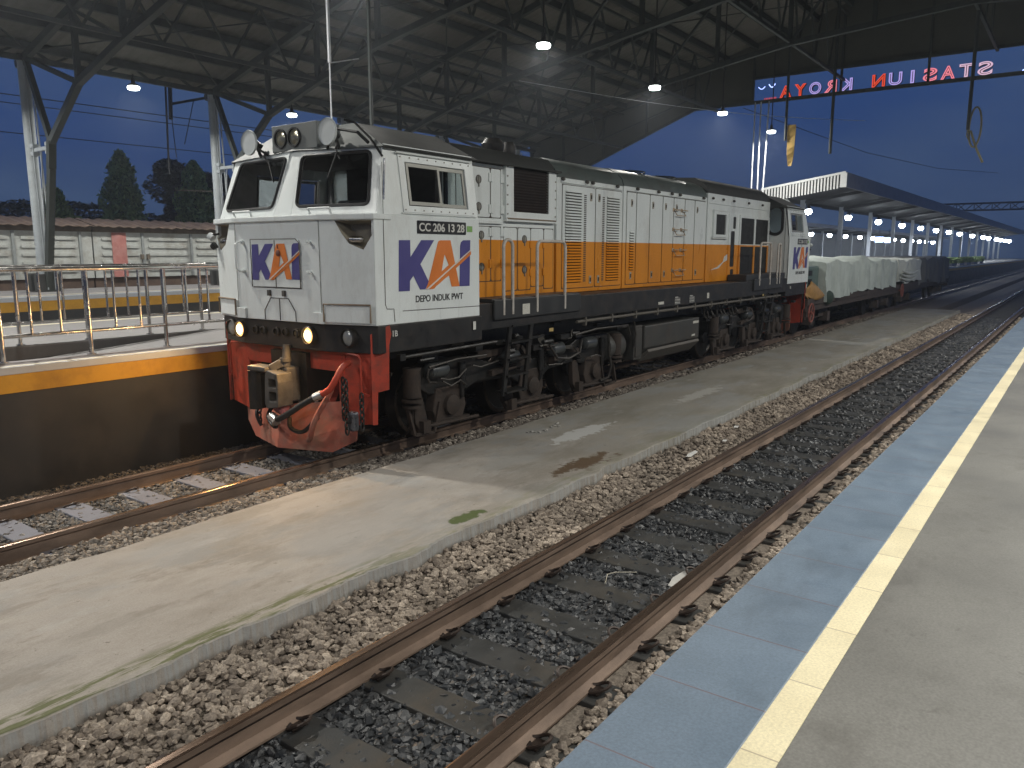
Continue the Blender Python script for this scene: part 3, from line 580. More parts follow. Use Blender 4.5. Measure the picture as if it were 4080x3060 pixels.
# vertical rods hanging from the roof and banners
def hang(x, y, zb_, r, label, name='hanging_rod', cat='rod', mat=STEEL, grp='rods hanging from the roof'):
    return tag(MB().cyl((x, y, zb_), (x, y, zr(y) - .3), r, 8).build(name, mat), label, cat, grp)
hang(30, 9.45, 6.26, .05, 'dark rod hanging from the roof beside the narrow yellow banner')
hang(30.3, 7.92, 5.72, .055, 'dark rod hanging alone in the sky between the yellow banner and the hanging loop')
hang(30, 3.60, 6.13, .055, 'dark rod hanging from the roof above the yellowish hanging loop')
YBAN = M('faded_yellow_banner', (.50, .33, .10), .8, var=.2, scale=6)
pts = []
m = MB()
for k in range(9):
    z = 6.80 - 1.45 * k / 8; wv = .02 * math.sin(k * 1.3); a = .15 * (1 - .55 * (k / 8) ** 3)
    pts.append((z, wv, a))
V = []; F = []
for z, wv, a in pts: V += [(30.0 + wv, 9.24 - a, z), (30.0 - wv, 9.24 + a, z), (30.03 + wv, 9.24 - a, z), (30.03 - wv, 9.24 + a, z)]
for k in range(8): i = k * 4; F += [(i, i + 1, i + 5, i + 4), (i + 2, i + 6, i + 7, i + 3), (i, i + 4, i + 6, i + 2), (i + 1, i + 3, i + 7, i + 5)]
F += [(0, 2, 3, 1), (32, 33, 35, 34)]
m.add(V, F); tag(m.build('yellow_banner', YBAN), 'narrow faded yellow banner hanging beside a dark roof rod', 'banner')
m = MB()
lp = []
for k in range(25): a = 2 * math.pi * k / 24; lp.append((30, 3.40 + .17 * math.cos(a), 6.2 + .62 * math.sin(a)))
m.tube(lp, .03, 6, cap=False); m.tube([(30, 3.52, 6.1), (30, 3.32, 5.55), (30, 3.10, 5.08)], .035, 6).tube([(30, 3.5, 5.72), (30, 3.62, 5.95), (30, 3.6, 6.2)], .02, 6)
tag(m.build('hanging_loop', M('dull_yellow_hose', (.30, .27, .17), .7), smooth=True), 'dull yellow hose loop dangling below a dark roof rod', 'hose')
# slim poles on the left platform, lit below lamp height
POLE = M('galvanised_pole', (.66, .68, .70), .35, .3, var=.06)
for x, y, ya, yt, lb in ((36.3, 12.80, 0, 0, 'leftmost of the three slim bright poles rising behind the locomotive roof'), (36.3, 12.50, 0, .04, 'middle one of the three slim bright poles behind the locomotive roof'), (36.3, 12.36, 0, -.18, 'rightmost, slightly leaning slim bright pole behind the locomotive roof')):
    tag(MB().cyl((x - .15, y, 1.085), (x - .15, y + yt, 8.85), .032, 8).build('slim_pole', POLE, smooth=True), lb, 'pole', 'slim bright poles at the end of the roof')
t = thing('slim_pole', (9.3, 11.2, 1.085), 'slim bright pole with a short arm rising behind the locomotive cab', 'pole')
# placed by line of sight of the photo: base on the left platform
px, py = 8.35, 9.42
WL[t.name] = Vector((px, py, 1.085)); t.location = WL[t.name]
MB().cyl((px, py, 1.085), (px, py, 5.0), .012, 8).build('lower_tube', POLE, t, smooth=True)
MB().cyl((px, py, 5.0), (px, py, 9.6), .026, 8).build('upper_tube', POLE, t, smooth=True)
MB().cyl((px, py, 5.0), (px + .56, py - .03, 5.16), .010, 6).build('arm', POLE, t)
tag(MB().cyl((9.35, 9.6, 1.085), (9.35, 9.6, 11.5), .03, 8).build('dark_pole', STEEL), 'dark slim pole next to the slim bright pole with a short arm', 'pole')
# overhead wire
tag(MB().tube([(20.3 + 14 * k / 10, 14.5 - 6.8 * k / 10, 7.35 - .25 * math.sin(math.pi * k / 10)) for k in range(11)], .008, 5).build('overhead_wire', POLE), 'thin pale wire stretched under the roof from the middle towards the far end', 'wire')

# ------------------------------------------------------------------ high bay lamps
def add_light(parent, loc, energy, size, color=(1, .97, .90), spread=172):
    l = bpy.data.lights.new('lamp_light', 'AREA'); l.shape = 'DISK'; l.size = size; l.energy = energy; l.color = color; l.spread = R(spread)
    o = bpy.data.objects.new('lamp_light', l); COL.objects.link(o); o.parent = parent; o.location = Vector(loc) - WL[parent.name]
    return o
def bay(x, y, z, top, label, energy, grp, color=(1, .97, .90), r=.175, spread=172):
    t = thing('high_bay_lamp', (x, y, z), label, 'lamp', grp)
    h = MB().tube([(x, y, z + .02), (x, y, z + .07), (x, y, z + .13), (x, y, z + .28)], [r * .99, r * .9, r * .35, r * .28], 20).build('housing', LAMPB, t, smooth=True)
    MB().cyl((x, y, z + .28), (x, y, top), .022, 8).build('stem', LAMPB, t)
    MB().tube([(x, y, z - .075), (x, y, z - .06), (x, y, z - .01), (x, y, z + .03)], [r * .7, r * .95, r * 1.04, r * .98], 20).build('lens', LENS, t, smooth=True)
    add_light(t, (x, y, z - .082), energy, .30, color, spread)
    return t
row1 = [(-6.9, 0), (-.95, 0), (4.7, 0), (11.0, 0), (17.3, 'lamp hanging from the roof, highest and largest lit disc in the photo'), (23.6, 'lit disc lamp hanging over the engine hood, second in the middle row'), (29.3, 'lit disc lamp just under the gable beam, third in the middle row'), (34.9, 'lit disc lamp above the slim bright poles, last in the middle row')]
for x, lb in row1: bay(x, 11.6, 7.35, zr(11.6) - .2, lb or 'round white lamp of the middle row, above the left platform', LAMP_W * (1.7 if 4 < x < 6 else 1.1), 'lamps of the middle row')
row2 = [(-4.7, 0), (1.4, 0), (7.6, 0), (13.75, 'lit disc lamp under the eaves, left of the locomotive, against the sky'), (19.8, 'lit disc lamp seen just above the locomotive roof headlights'), (26, 0), (32, 0)]
for x, lb in row2: bay(x, 24.5, 7.27, 7.66, lb or 'round white lamp of the eaves row, over the far platform', LAMP_W * .8, 'lamps of the eaves row', spread=146)
for x, f in ((-6.5, .6), (-.5, .8), (5.5, 1.4), (11.5, 1.25), (17.5, 1.1), (23.5, .75), (29.5, 1.0)): bay(x, -2.8, 7.35, zr(-2.8) - .2, 'round white lamp above the near platform', LAMP_W * f, 'lamps over the near platform')

# sign letters seen from behind: neon outlines on the gable opening
sign = thing('neon_sign', (GX + .25, 8, 8.95), 'neon outlined sign lettering seen from behind on the gable, reading backwards', 'sign')
NE = {c: emis('neon_' + c, v, s) for c, v, s in (('pink', (1, .28, .36), .9), ('red', (1, .10, .05), .8), ('violet', (.55, .45, 1), .8), ('pale', (.95, .65, .85), .75), ('blue', (.35, .45, 1), 3))}
LB = M('black_letter_box', (.05, .02, .025), .6)
word = 'STASIUN KROYA'; ycur = 3.72; cols = ['pale', 'pale', 'pink', 'pink', 'violet', 'violet', 'red', '', 'violet', 'pink', 'violet', 'red', 'red']
step = (11.95 - 3.72) / 13
for i, ch in enumerate(word):
    if ch != ' ':
        wl = .14 if ch == 'I' else .50
        lt = text_mesh(ch, 'letter', LB, sign, (GX + .20, 3.72 + i * step + (.18 if ch == 'I' else 0), 8.97), (0, 1, 0), (0, 0, 1), .50, wl, off=.05, depth=.10)
        text_mesh(ch, 'neon_outline', NE[cols[i]], lt, (GX + .11, 3.72 + i * step + (.18 if ch == 'I' else 0), 8.97), (0, 1, 0), (0, 0, 1), .50, wl, outline=.016)
lg = thing('neon_logo', (GX + .2, 12.5, 9.3), 'small blue neon emblem at the far left end of the backwards sign', 'sign')
MB().tube([(GX + .16, 12.05 + .28 * k / 8, 9.62 - .14 * math.sin(math.pi * k / 8)) for k in range(9)], .02, 6).build('blue_arc', NE['blue'], lg)
MB().tube([(GX + .16, 12.5 + .3 * k / 8, 9.55 - .10 * math.sin(math.pi * k / 8)) for k in range(9)], .016, 6).build('blue_arc', NE['blue'], lg)
m = MB()
for k in range(8): m.cyl((GX + .16, 12.0 + .07 * k, 8.96), (GX + .16, 12.0 + .07 * k, 9.05), .014, 6)
m.build('red_tubes', NE['red'], lg)
lg = thing('neon_logo', (GX + .2, 1.6, 9.3), 'blue neon curve at the right hand end of the backwards sign', 'sign')
MB().tube([(GX + .16, 2.75 - .5 * math.sin(math.pi * k / 12), 8.98 + .75 * k / 12) for k in range(13)], .022, 6).build('blue_arc', NE['blue'], lg)
# ------------------------------------------------------------------ goods wagon standing behind the far platform
WW = M('old_white_wagon_paint', (.42, .44, .42), .6, var=.12, scale=2, dirt=(.22, .19, .15), damt=.7, dscale=2.4)
def goods_wagon(x0, x1, label, red=None, bays=()):
    t = thing('goods_wagon', (x0, 28.4, .2), label, 'wagon', 'ribbed white goods wagons')
    MB().box(x0, x1, 28.03, 30.4, 1.35, 2.93).build('body', WW, t)
    rb = MB()
    for a, b_ in bays:
        for z in (1.62, 1.89, 2.16, 2.43, 2.70):
            rb.prism(rrect(a + .17, b_ - .16, z - .055, z + .055, .05, 3), lambda u, v: (u, 27.985, v), lambda u, v: (u, 28.03, v))
    rb.build('pressed_rib', WW, t, bevel=.015)
    ps = MB()
    for a, b_ in bays: ps.box(b_ - .05, b_ + .04, 27.97, 28.03, 1.36, 2.92)
    ps.build('post', M('grey_wagon_post', (.26, .28, .28), .6, var=.15), t)
    V = []; F = []; n = int((x1 - x0) / .08)
    for i in range(n + 1):
        x = x0 + (x1 - x0) * i / n; dz = .020 * math.sin(i * 2 * math.pi / 4.5) + .012 * math.sin(i * .7)
        V += [(x, 27.75, 3.12 + dz), (x, 29.2, 3.42 + dz), (x, 30.6, 3.1 + dz)]
    for i in range(n):
        for k in (0, 1): F.append((i * 3 + k, i * 3 + k + 1, i * 3 + k + 4, i * 3 + k + 3))
    r = MB().add(V, F).build('corrugated_roof', M('rusty_wagon_roof', (.14, .10, .075), .75, var=.35, scale=3, dirt=(.10, .07, .05), damt=.7), t)
    md = r.modifiers.new('s', 'SOLIDIFY'); md.thickness = .03
    MB().box(x0, x1, 28.0, 28.05, 2.93, 3.12).build('upper_side', M('stained_wagon_side', (.13, .105, .08), .8, var=.3, scale=4, dirt=(.05, .04, .03), damt=.8), t)
    MB().box(x0, x1, 28.1, 30.3, .95, 1.35).box(x0 + .6, x0 + 1.6, 28.3, 30, .3, .95).box(x1 - 1.6, x1 - .6, 28.3, 30, .3, .95).build('underframe', M('wagon_underframe', (.09, .06, .045), .8, var=.3), t)
    if red:
        MB().box(red[0], red[1], 27.965, 27.984, 1.37, 2.92).build('red_band', M('faded_red_band', (.42, .17, .15), .7, var=.15, scale=5, dirt=(.4, .3, .28), damt=.6), t)
        m = MB()
        for xx in (15.55, 15.78): m.box(xx - .06, xx + .05, 27.93, 28.0, 1.98, 2.16).box(xx - .03, xx + .04, 27.95, 28.0, 1.62, 1.8)
        m.build('latch', M('brown_latch', (.12, .10, .075), .7), t)
    return t
goods_wagon(13.85, 27.5, 'white ribbed goods wagon with a faded red band, behind the far platform', (14.47, 14.99), [(13.95, 15.62), (15.66, 17.55), (17.6, 19.5), (19.5, 21.4), (21.4, 23.4), (23.4, 25.4)])
goods_wagon(2.0, 13.80, 'white ribbed goods wagon without a band, at the left edge behind the far platform', None, [(5.4, 7.2), (7.2, 9.1), (9.1, 11.3), (11.35, 13.4)])
# thin mast in front of the wagons
t = thing('rusty_mast', (18.05, 27.0, -.2), 'thin rusty lattice mast beside the left edge of the locomotive', 'mast')
MB().cyl((18.25, 27.0, -.3), (18.05, 27.0, 5.55), .045, 8).build('mast_pole', RUSTY, t)
MB().bar((16.4, 27, 4.45), (18.1, 27, 4.5), .025).build('cross_arm', RUSTY, t)
# trees
BARK = M('bark', (.05, .04, .03), .9)
def leafmat(name, a, b_):
    m = bpy.data.materials.new(name); m.use_nodes = True; t = m.node_tree; b = t.nodes['Principled BSDF']; at = t.nodes.new('ShaderNodeAttribute'); at.attribute_name = 'tint'
    r = t.nodes.new('ShaderNodeValToRGB'); r.color_ramp.elements[0].color = (*a, 1); r.color_ramp.elements[1].color = (*b_, 1); t.links.new(at.outputs['Fac'], r.inputs[0]); t.links.new(r.outputs[0], b.inputs['Base Color']); b.inputs['Roughness'].default_value = .6
    return m
LEAF = leafmat('green_leaves', (.10, .16, .05), (.42, .55, .20)); LEAFD = leafmat('dark_leaves', (.02, .026, .018), (.07, .08, .05))
def leaves(name, parent, P, size, mat, droop=.6):
    n = len(P); a = rng.uniform(0, 6.283, n); dr = rng.uniform(-.2, 1, n) * droop
    u = np.stack([np.cos(a), np.sin(a), -dr * 1.5], 1); u /= np.linalg.norm(u, axis=1)[:, None]; v = np.cross(u, rng.normal(0, 1, (n, 3))); v /= np.linalg.norm(v, axis=1)[:, None] + 1e-6
    s = size * rng.uniform(.6, 1.3, n)[:, None]; V = np.stack([P - u * s, P + v * s * .35, P + u * s, P - v * s * .35], 1).reshape(-1, 3)
    org = np.array(WL[parent.name]); me = bpy.data.meshes.new(name); me.vertices.add(len(V)); me.vertices.foreach_set('co', (V - org).reshape(-1).astype(np.float32))
    me.loops.add(n * 4); me.loops.foreach_set('vertex_index', np.arange(n * 4, dtype=np.int32)); me.polygons.add(n); me.polygons.foreach_set('loop_start', np.arange(0, n * 4, 4, dtype=np.int32)); me.update(); me.validate(); me.shade_flat()
    at = me.attributes.new('tint', 'FLOAT', 'POINT'); at.data.foreach_set('value', np.repeat(rng.uniform(0, 1, n), 4).astype(np.float32))
    me.materials.append(mat); o = bpy.data.objects.new(name, me); COL.objects.link(o); o.parent = parent; WL[o.name] = WL[parent.name]; return o
def conifer(x, y, h, r, label, n=5200):
    t = thing('column_tree', (x, y, -.3), label, 'tree', 'weeping column trees')
    MB().tube([(x, y, -.3), (x + .05, y, h * .5), (x, y, h * .95)], [.16, .11, .03], 8).build('trunk', BARK, t)
    k = rng.uniform(0, 1, n) ** .8; z = .9 + k * (h - .9); rad = r * np.clip((1 - k) * 1.9, 0, 1) ** .55 * rng.uniform(.25, 1.0, n) ** .5; a = rng.uniform(0, 6.283, n)
    rad *= 1 + .24 * np.sin(a * 5 + z * 1.3) + .16 * np.sin(z * 4.3 + a * 2) + rng.normal(0, .08, n)
    leaves('crown', t, np.stack([x + rad * np.cos(a), y + rad * np.sin(a), z], 1), .17, LEAF, 1.6)
conifer(20.9, 39, 7.1, .98, 'narrow weeping column tree standing alone against the sky, left of the big dark tree')
conifer(24.6, 38.6, 6.9, 1.05, 'weeping column tree directly left of the locomotive cab window')
conifer(16.9, 37.5, 5.1, 1.0, 'lower weeping tree just right of the left roof column')
def broad(x, y, h, rad, label, n=15000, mat=LEAFD, grp='dark broad trees'):
    t = thing('broad_tree', (x, y, -.3), label, 'tree', grp)
    tm = MB().tube([(x, y, -.3), (x + .2, y, h * .4), (x, y, h * .7)], [.3, .22, .1], 8)
    P = []
    for k in range(16):
        a = rng.uniform(0, 6.283); q = rng.uniform(.2, 1) * rad; cx, cy_, cz = x + q * math.cos(a), y + q * math.sin(a) * .8, h * rng.uniform(.25, .90)
        tm.tube([(x, y, h * .35), (cx, cy_, cz)], [.09, .02], 6)
        m_ = n // 16; d = rng.normal(0, 1, (m_, 3)); d /= np.linalg.norm(d, axis=1)[:, None]; rr = rad * rng.uniform(.28, .5) * rng.uniform(.3, 1, m_) ** .4
        P.append(np.stack([cx + d[:, 0] * rr, cy_ + d[:, 1] * rr, cz + d[:, 2] * rr * .8], 1))
    tm.build('trunk', BARK, t); leaves('crown', t, np.concatenate(P), .16, mat, .5)
broad(29.3, 47, 8.9, 2.6, 'tall dark broad tree between the two weeping column trees')
broad(33.8, 49, 7.4, 2.6, 'dark broad tree half hidden behind the cab')
# low dark bushes along the horizon at the left
P = []
for k in range(70):
    x = rng.uniform(-5, 60); y = rng.uniform(46, 52); h = 4.3 + 1.1 * abs(math.sin(x * .21)) + (.5 if x < 15 else 0)
    m_ = 1500; d = np.clip(rng.normal(0, 1, (m_, 3)), -1.5, 1.5); P.append(np.stack([x + d[:, 0] * 1.7, y + d[:, 1], np.abs(d[:, 2]) * h * .45 + h * .25], 1))
wt = thing('undergrowth', (20, 49, -.3), 'far dark belt of bushes on the horizon beyond the goods wagons', 'bushes'); wt['kind'] = 'stuff'
leaves('foliage', wt, np.concatenate(P), .16, LEAFD, .5)

# ------------------------------------------------------------------ far station canopies with their lamps
CP = M('canopy_grey_paint', (.38, .37, .38), .6, var=.1, scale=1, dirt=(.2, .19, .18), damt=.5)
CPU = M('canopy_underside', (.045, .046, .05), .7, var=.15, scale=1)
CW = M('canopy_white_slats', (.70, .72, .72), .5, var=.05)
def canopy(x0, x1, yl_, yc, yr_, zedge, zc, fas, label, colx, lampx, zlamp, energy, slats=True, ylamp=None, lampgrp='lamps', nlit=6):
    t = thing('platform_canopy', (x0, yc, 1.09), label, 'canopy', None)
    for a, b_ in ((yl_, yc), (yc, yr_)):
        za, zb_ = (zedge, zc) if a == yl_ else (zc, zedge)
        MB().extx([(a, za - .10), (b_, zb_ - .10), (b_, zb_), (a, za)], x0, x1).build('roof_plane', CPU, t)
    MB().box(x0, x1, yl_ - .06, yl_, zedge - fas, zedge + .03).build('fascia', CP, t)
    if slats:
        m = MB().extx([(yl_, zedge - .02), (yc, zc - .02), (yc, zc + .08), (yl_, zedge + .08)], x0 - .06, x0).box(x0 - .07, x0, yl_ - .06, yl_ + .22, zedge - fas, zedge)
        m.build('end_trim', CW, t); m = MB(); k = 0; y = yl_ + .30
        while y < yc:
            q = (y - yl_) / (yc - yl_); zt = zedge + (zc - zedge) * q; m.box(x0 - .04, x0, y, y + .07, zt - fas, zt); y += .14
        m.build('end_slats', CW, t)
        m = MB(); y = yl_ + .30
        MB().extx([(yl_ + .2, zedge - fas + .02), (yc, zc - fas + .02), (yc, zc - .03), (yl_ + .2, zedge - .03)], x0 + .01, x0 + .03).build('end_backing', M('canopy_dark_back', (.02, .02, .022), .7), t)
    for x in colx:
        MB().box(x - .12, x + .12, yc - .12, yc + .12, 1.085, zc - .08).build('canopy_column', M('pale_canopy_column', (.45, .47, .50), .5, var=.08), t)
        MB().bar((x, yl_, zedge - .22), (x, yc, zc - .22), .12, .16).bar((x, yc, zc - .22), (x, yr_, zedge - .22), .12, .16).build('canopy_beam', CPU, t)
    for i, x in enumerate(lampx):
        y = ylamp if ylamp else yc - 1
        lt = thing('canopy_lamp', (x, y, zlamp), 'white round lamp hanging under the ' + lampgrp, 'lamp', 'lamps under the ' + lampgrp)
        rr = .13 + .0011 * x
        MB().tube([(x, y, zlamp), (x, y, zlamp + .1), (x, y, zlamp + .3)], [rr, rr * .6, .03], 12).build('housing', LAMPB, lt)
        MB().tube([(x, y, zlamp - rr * 1.5), (x, y, zlamp - rr * 1.3), (x, y, zlamp - rr * .7), (x, y, zlamp - rr * .1), (x, y, zlamp + .01)], [rr * .3, rr * .75, rr * 1.05, rr * .9, rr * .5], 12).build('lens', emis('canopy_lamp_lens', (.85, .93, 1), 45), lt, smooth=True)
        if i < nlit * 2 and i % 2 == 0: add_light(lt, (x, y, zlamp - rr * 1.5 - .03), energy, .3, (.85, .92, 1))
    return t
lx = [50.5 - 8.35 * 1, 50.5, 58.8, 67.2, 75.5, 83.8, 92.1, 100.3, 112, 124, 131, 143, 150, 158, 166]
canopy(38.1, 168, 9.2, 13.0, 16.4, 5.74, 5.15, .62, 'long pale platform canopy with a slatted end, behind the locomotive on the left platform', [45 + 8.3 * k for k in range(15)], lx, 4.40, 260, ylamp=11.9, lampgrp='long canopy with the slatted end')
canopy(57, 168, 21.6, 24.8, 28, 4.95, 4.7, .3, 'second, farther platform canopy seen through the columns of the first', [60 + 6.8 * k for k in range(16)], [80.5 + 6.75 * k for k in range(13)], 4.15, 120, slats=False, ylamp=20.5 + 1.8, lampgrp='second, farther canopy', nlit=5)
# station rooms and screens beyond
tag(MB().box(62, 168, 27.0, 30.5, 1.0, 4.5).build('station_building', M('station_wall', (.16, .17, .19), .7, var=.15)), 'low station building in shadow beyond the farther canopy', 'building')
scr = emis('blue_white_screen', (.45, .60, 1), 5)
for i, (u, v, lb) in enumerate(((94.5, 18.9, 'left one of two glowing blue-white screens under the far canopy'), (99.5, 18.9, 'right one of two glowing blue-white screens under the far canopy'))):
    t = thing('display_screen', (u, v, 3.3), lb, 'screen', 'glowing screens'); MB().box(u - .05, u + .05, v - .45, v + .45, 3.3, 3.95).build('case', LAMPB, t); MB().box(u - .07, u - .052, v - .42, v + .42, 3.33, 3.92).build('display', scr, t)
    MB().cyl((u, v, 4.05), (u, v, 4.9), .03, 6).build('bracket', LAMPB, t)
# notice board on the platform behind the locomotive
t = thing('notice_board', (42, 13.0, 1.09), 'white paper notices on a dark board beside the far end of the locomotive', 'notice board')
MB().box(41.95, 42.0, 12.85, 13.75, 2.2, 4.0).box(41.95, 42.0, 12.9, 12.98, 1.09, 2.2).box(41.95, 42.0, 13.6, 13.68, 1.09, 2.2).build('board', M('dark_green_board', (.05, .07, .075), .6), t)
for k in range(3): MB().box(41.93, 41.949, 13.02 - .02 * k, 13.50, 2.42 + .48 * k, 2.84 + .48 * k).build('notice', M('white_notice', (.62, .64, .70), .6, var=.05), t)
# potted plants along the platform beyond the wagons
for k in range(9):
    x = 56 + 5.2 * k; t = thing('planter', (x, 9.6, 1.09), 'planter with low green shrubs on the left platform beyond the wagons', 'planter', 'planters on the left platform')
    MB().box(x - 1.6, x + 1.6, 9.3, 9.9, 1.085, 1.32).build('trough', CP, t)
    n = 900; leaves('shrub', t, np.stack([rng.uniform(x - 1.7, x + 1.7, n), rng.uniform(9.2, 10.0, n), 1.3 + rng.uniform(0, .5, n)], 1), .13, LEAF, .4)

# ------------------------------------------------------------------ flat wagons with tarpaulined loads
WF = M('wagon_frame_steel', (.055, .042, .036), .7, var=.3, dirt=(.09, .06, .045), damt=.6)
TP = M('pale_grey_tarpaulin', (.50, .56, .53), .7, var=.1, scale=1.5, dirt=(.18, .22, .21), damt=.5, dscale=1.4)
TW = M('whitish_tarpaulin', (.62, .65, .60), .7, var=.12, scale=2)
TD = M('dark_grey_tarpaulin', (.15, .155, .15), .75, var=.15, scale=1)
HW = M('red_brown_handwheel', (.28, .09, .07), .6)
def tarp(name, x0, x1, ztop, zbot, mat, label, ns, cuts=(), crest=0., seed=1):
    rr = np.random.default_rng(seed); t = thing(name, (x0, 7.05, 1.0), label, 'tarpaulin')
    n = int((x1 - x0) / .06); prof_ = [(-1.30, 0), (-1.29, .3), (-1.285, .6), (-1.275, .88), (-1.24, .985), (-1.12, 1.0), (-.6, 1.03), (0, 1.0), (.6, 1.02), (1.12, 1.0), (1.24, .98), (1.27, .85), (1.29, .35), (1.3, 0)]
    V = []; F = []; ph = rr.uniform(0, 6, 8); m = len(prof_)
    hem = np.interp(np.arange(n + 1), np.arange(0, n + 9, 8), rr.normal(0, .05, len(range(0, n + 9, 8)))) + np.interp(np.arange(n + 1), np.arange(0, n + 31, 30), rr.normal(0, .06, len(range(0, n + 31, 30))))
    for i in range(n + 1):
        x = x0 + (x1 - x0) * i / n
        d = sum(math.sin(x * f + ph[k]) * a for k, (f, a) in enumerate(((2.1, .035), (5.3, .028), (9.7, .016), (17, .009))))
        dent = -sum(.10 * math.exp(-((x - c) / .04) ** 2) + .03 * math.exp(-((x - c) / .15) ** 2) for c in cuts)
        cr = crest * math.exp(-((x - (x0 + x1) * .5) / 1.2) ** 2)
        for yv, q in prof_:
            zb2 = zbot + hem[i]; z = zb2 + (ztop - zb2) * min(q, 1) + (q - 1 if q > 1 else 0) + (cr if q >= 1 else 0) + d * .3 * q
            side = math.copysign(1, yv) if abs(yv) > 1.1 else 0
            V.append((x + .03 * math.sin(z * 4 + x), 7.05 + yv + side * (d + dent + .03 * math.sin(x * 7 + z * 11) * math.sin(x * 2.3 + 4 * z)) * (1.2 - .5 * q), z + (.045 * math.sin(x * 1.9 + yv * 2 + seed) + .02 * math.sin(x * 5.1 + yv * 5)) * (1 if q > .9 else 0)))
    for i in range(n):
        for k in range(m - 1): F.append((i * m + k, i * m + k + 1, (i + 1) * m + k + 1, (i + 1) * m + k))
    F.append(tuple(range(m))[::-1]); F.append(tuple(range(n * m, n * m + m)))
    MB().add(V, F).build('cover', mat, t, smooth=True); return t
def wagon(x0, x1, label):
    t = thing('flat_wagon', (x0, 7.05, 0), label, 'wagon', 'flat wagons behind the locomotive')
    MB().box(x0, x1, 5.80, 8.30, .86, 1.02).build('deck', WF, t)
    MB().box(x0, x1, 5.84, 5.92, .70, .86).box(x0, x1, 8.18, 8.26, .70, .86).box(x0 + .1, x0 + .3, 5.85, 8.2, .55, .86).box(x1 - .3, x1 - .1, 5.85, 8.2, .55, .86).build('sole_bar', WF, t)
    for c in (x0 + 2.0, x1 - 2.0):
        b = MB().box(c - 1.15, c + 1.15, 6.1, 6.25, .42, .62).box(c - 1.15, c + 1.15, 7.85, 8.0, .42, .62)
        for dx in (-.85, .85): b.box(c + dx - .14, c + dx + .14, 5.98, 6.24, .28, .55)
        bg_ = b.box(c - .2, c + .2, 6.1, 8.0, .45, .7).build('bogie', WF, t)
        for dx in (-.85, .85):
            for yy in (6.50, 7.60): MB().cyl((c + dx, yy - .06, .40), (c + dx, yy + .06, .40), .40, 24).build('wheel', GREASE, bg_, smooth=True)
    return t
def hwheel(x, z, parent_label, ctr=6.0):
    t = thing('hand_brake_wheel', (x, ctr, z - .25), parent_label, 'brake wheel', 'brake wheels')
    MB().tube([(x + .24 * math.sin(a * math.pi / 10), ctr, z + .24 * math.cos(a * math.pi / 10)) for a in range(21)], .022, 8, cap=False).build('rim', HW, t, smooth=True)
    m = MB().cyl((x, ctr - .04, z), (x, ctr + .25, z), .035, 10)
    for a in range(4): m.cyl((x, ctr, z), (x + .24 * math.sin(a * math.pi / 2 + .4), ctr, z + .24 * math.cos(a * math.pi / 2 + .4)), .014, 6)
    m.build('spokes', HW, t)
wagon(21.0, 33.3, 'flat wagon coupled behind the locomotive, carrying the pale covered load'); wagon(33.8, 46.6, 'second flat wagon, carrying the dark covered load')
tarp('covered_load', 22.5, 32.5, 1.97, .98, TP, 'long pale grey tarpaulin over the load right behind the locomotive', 0, (23.6, 25.0, 26.3, 27.9, 30.2, 30.9), .10, 3)
t2 = tarp('covered_load', 32.6, 37.2, 1.95, 1.12, TW, 'whitish tarpaulin with sagging folds over the end of the load between the two wagons', 0, (33.9, 35.4), 0, 5)
tarp('covered_load', 37.3, 46.2, 1.99, .92, TD, 'dark grey tarpaulin over the load farthest from the locomotive', 0, (39.5, 41.7, 44), 0, 8)
m = MB()
for k in range(3): m.tube([(32.7 + j * .4, 5.70 - .03 * k, 1.28 + .13 * k - .12 * math.sin(math.pi * j / 9)) for j in range(10)], [.02 + .045 * math.sin(math.pi * j / 9) for j in range(10)], 8)
tag(m.build('tarpaulin_roll', TW, smooth=True), 'bunched white tarpaulin fold sagging on the wagon end above the red brake wheel', 'tarpaulin')
hwheel(33.5, .78, 'red-brown brake wheel below the whitish tarpaulin between the wagons', 5.75); hwheel(21.3, .66, 'dark red brake wheel on the wagon end next to the locomotive', 5.78)
# machine end, orange sheet and green bag on the first wagon
t = thing('green_machine', (21.9, 7, 1.02), 'grey-green machine with square openings standing between the locomotive and the pale tarpaulin', 'machine')
MB().box(21.3, 22.45, 5.95, 8.1, 1.02, 1.86).build('machine_body', M('grey_green_machine_paint', (.10, .15, .14), .5, var=.15), t, bevel=.05)
for z in (1.62, 1.40): MB().box(21.28, 21.30, 6.0, 6.35, z, z + .13).box(21.45, 21.75, 5.935, 5.95, z, z + .13).build('opening', RUBBER, t)
V = []; F = []; OR = M('orange_brown_tarpaulin', (.36, .20, .06), .6, var=.25, scale=4, dirt=(.16, .09, .03), damt=.6)
for i in range(13):
    for j in range(9):
        a = i / 12; c = j / 8; x = 20.95 + 1.35 * a; z = 1.03 + .52 * c * (.55 + .45 * a) + .05 * math.sin(a * 9 + c * 4); y = 5.78 + .10 * math.sin(a * 6 + c * 3) + .22 * c; V.append((x + .1 * c, y, z))
for i in range(12):
    for j in range(8): F.append((i * 9 + j, i * 9 + j + 1, (i + 1) * 9 + j + 1, (i + 1) * 9 + j))
o = MB().add(V, F).build('orange_tarpaulin', OR, smooth=True); md = o.modifiers.new('s', 'SOLIDIFY'); md.thickness = .02; tag(o, 'crumpled orange-brown tarpaulin on the wagon end beside the locomotive', 'tarpaulin')
m = MB(); V, Fi = ico(); 
m.add([(23.0 + p[0] * .55, 5.82 + p[1] * .18, .98 + p[2] * .27) for p in V], Fi); o = m.build('green_bag', M('dark_green_cloth', (.02, .04, .028), .8)); md = o.modifiers.new('s', 'SUBSURF'); md.levels = md.render_levels = 2
tag(o, 'dark green cloth bundle hanging at the corner of the pale tarpaulin', 'bundle')

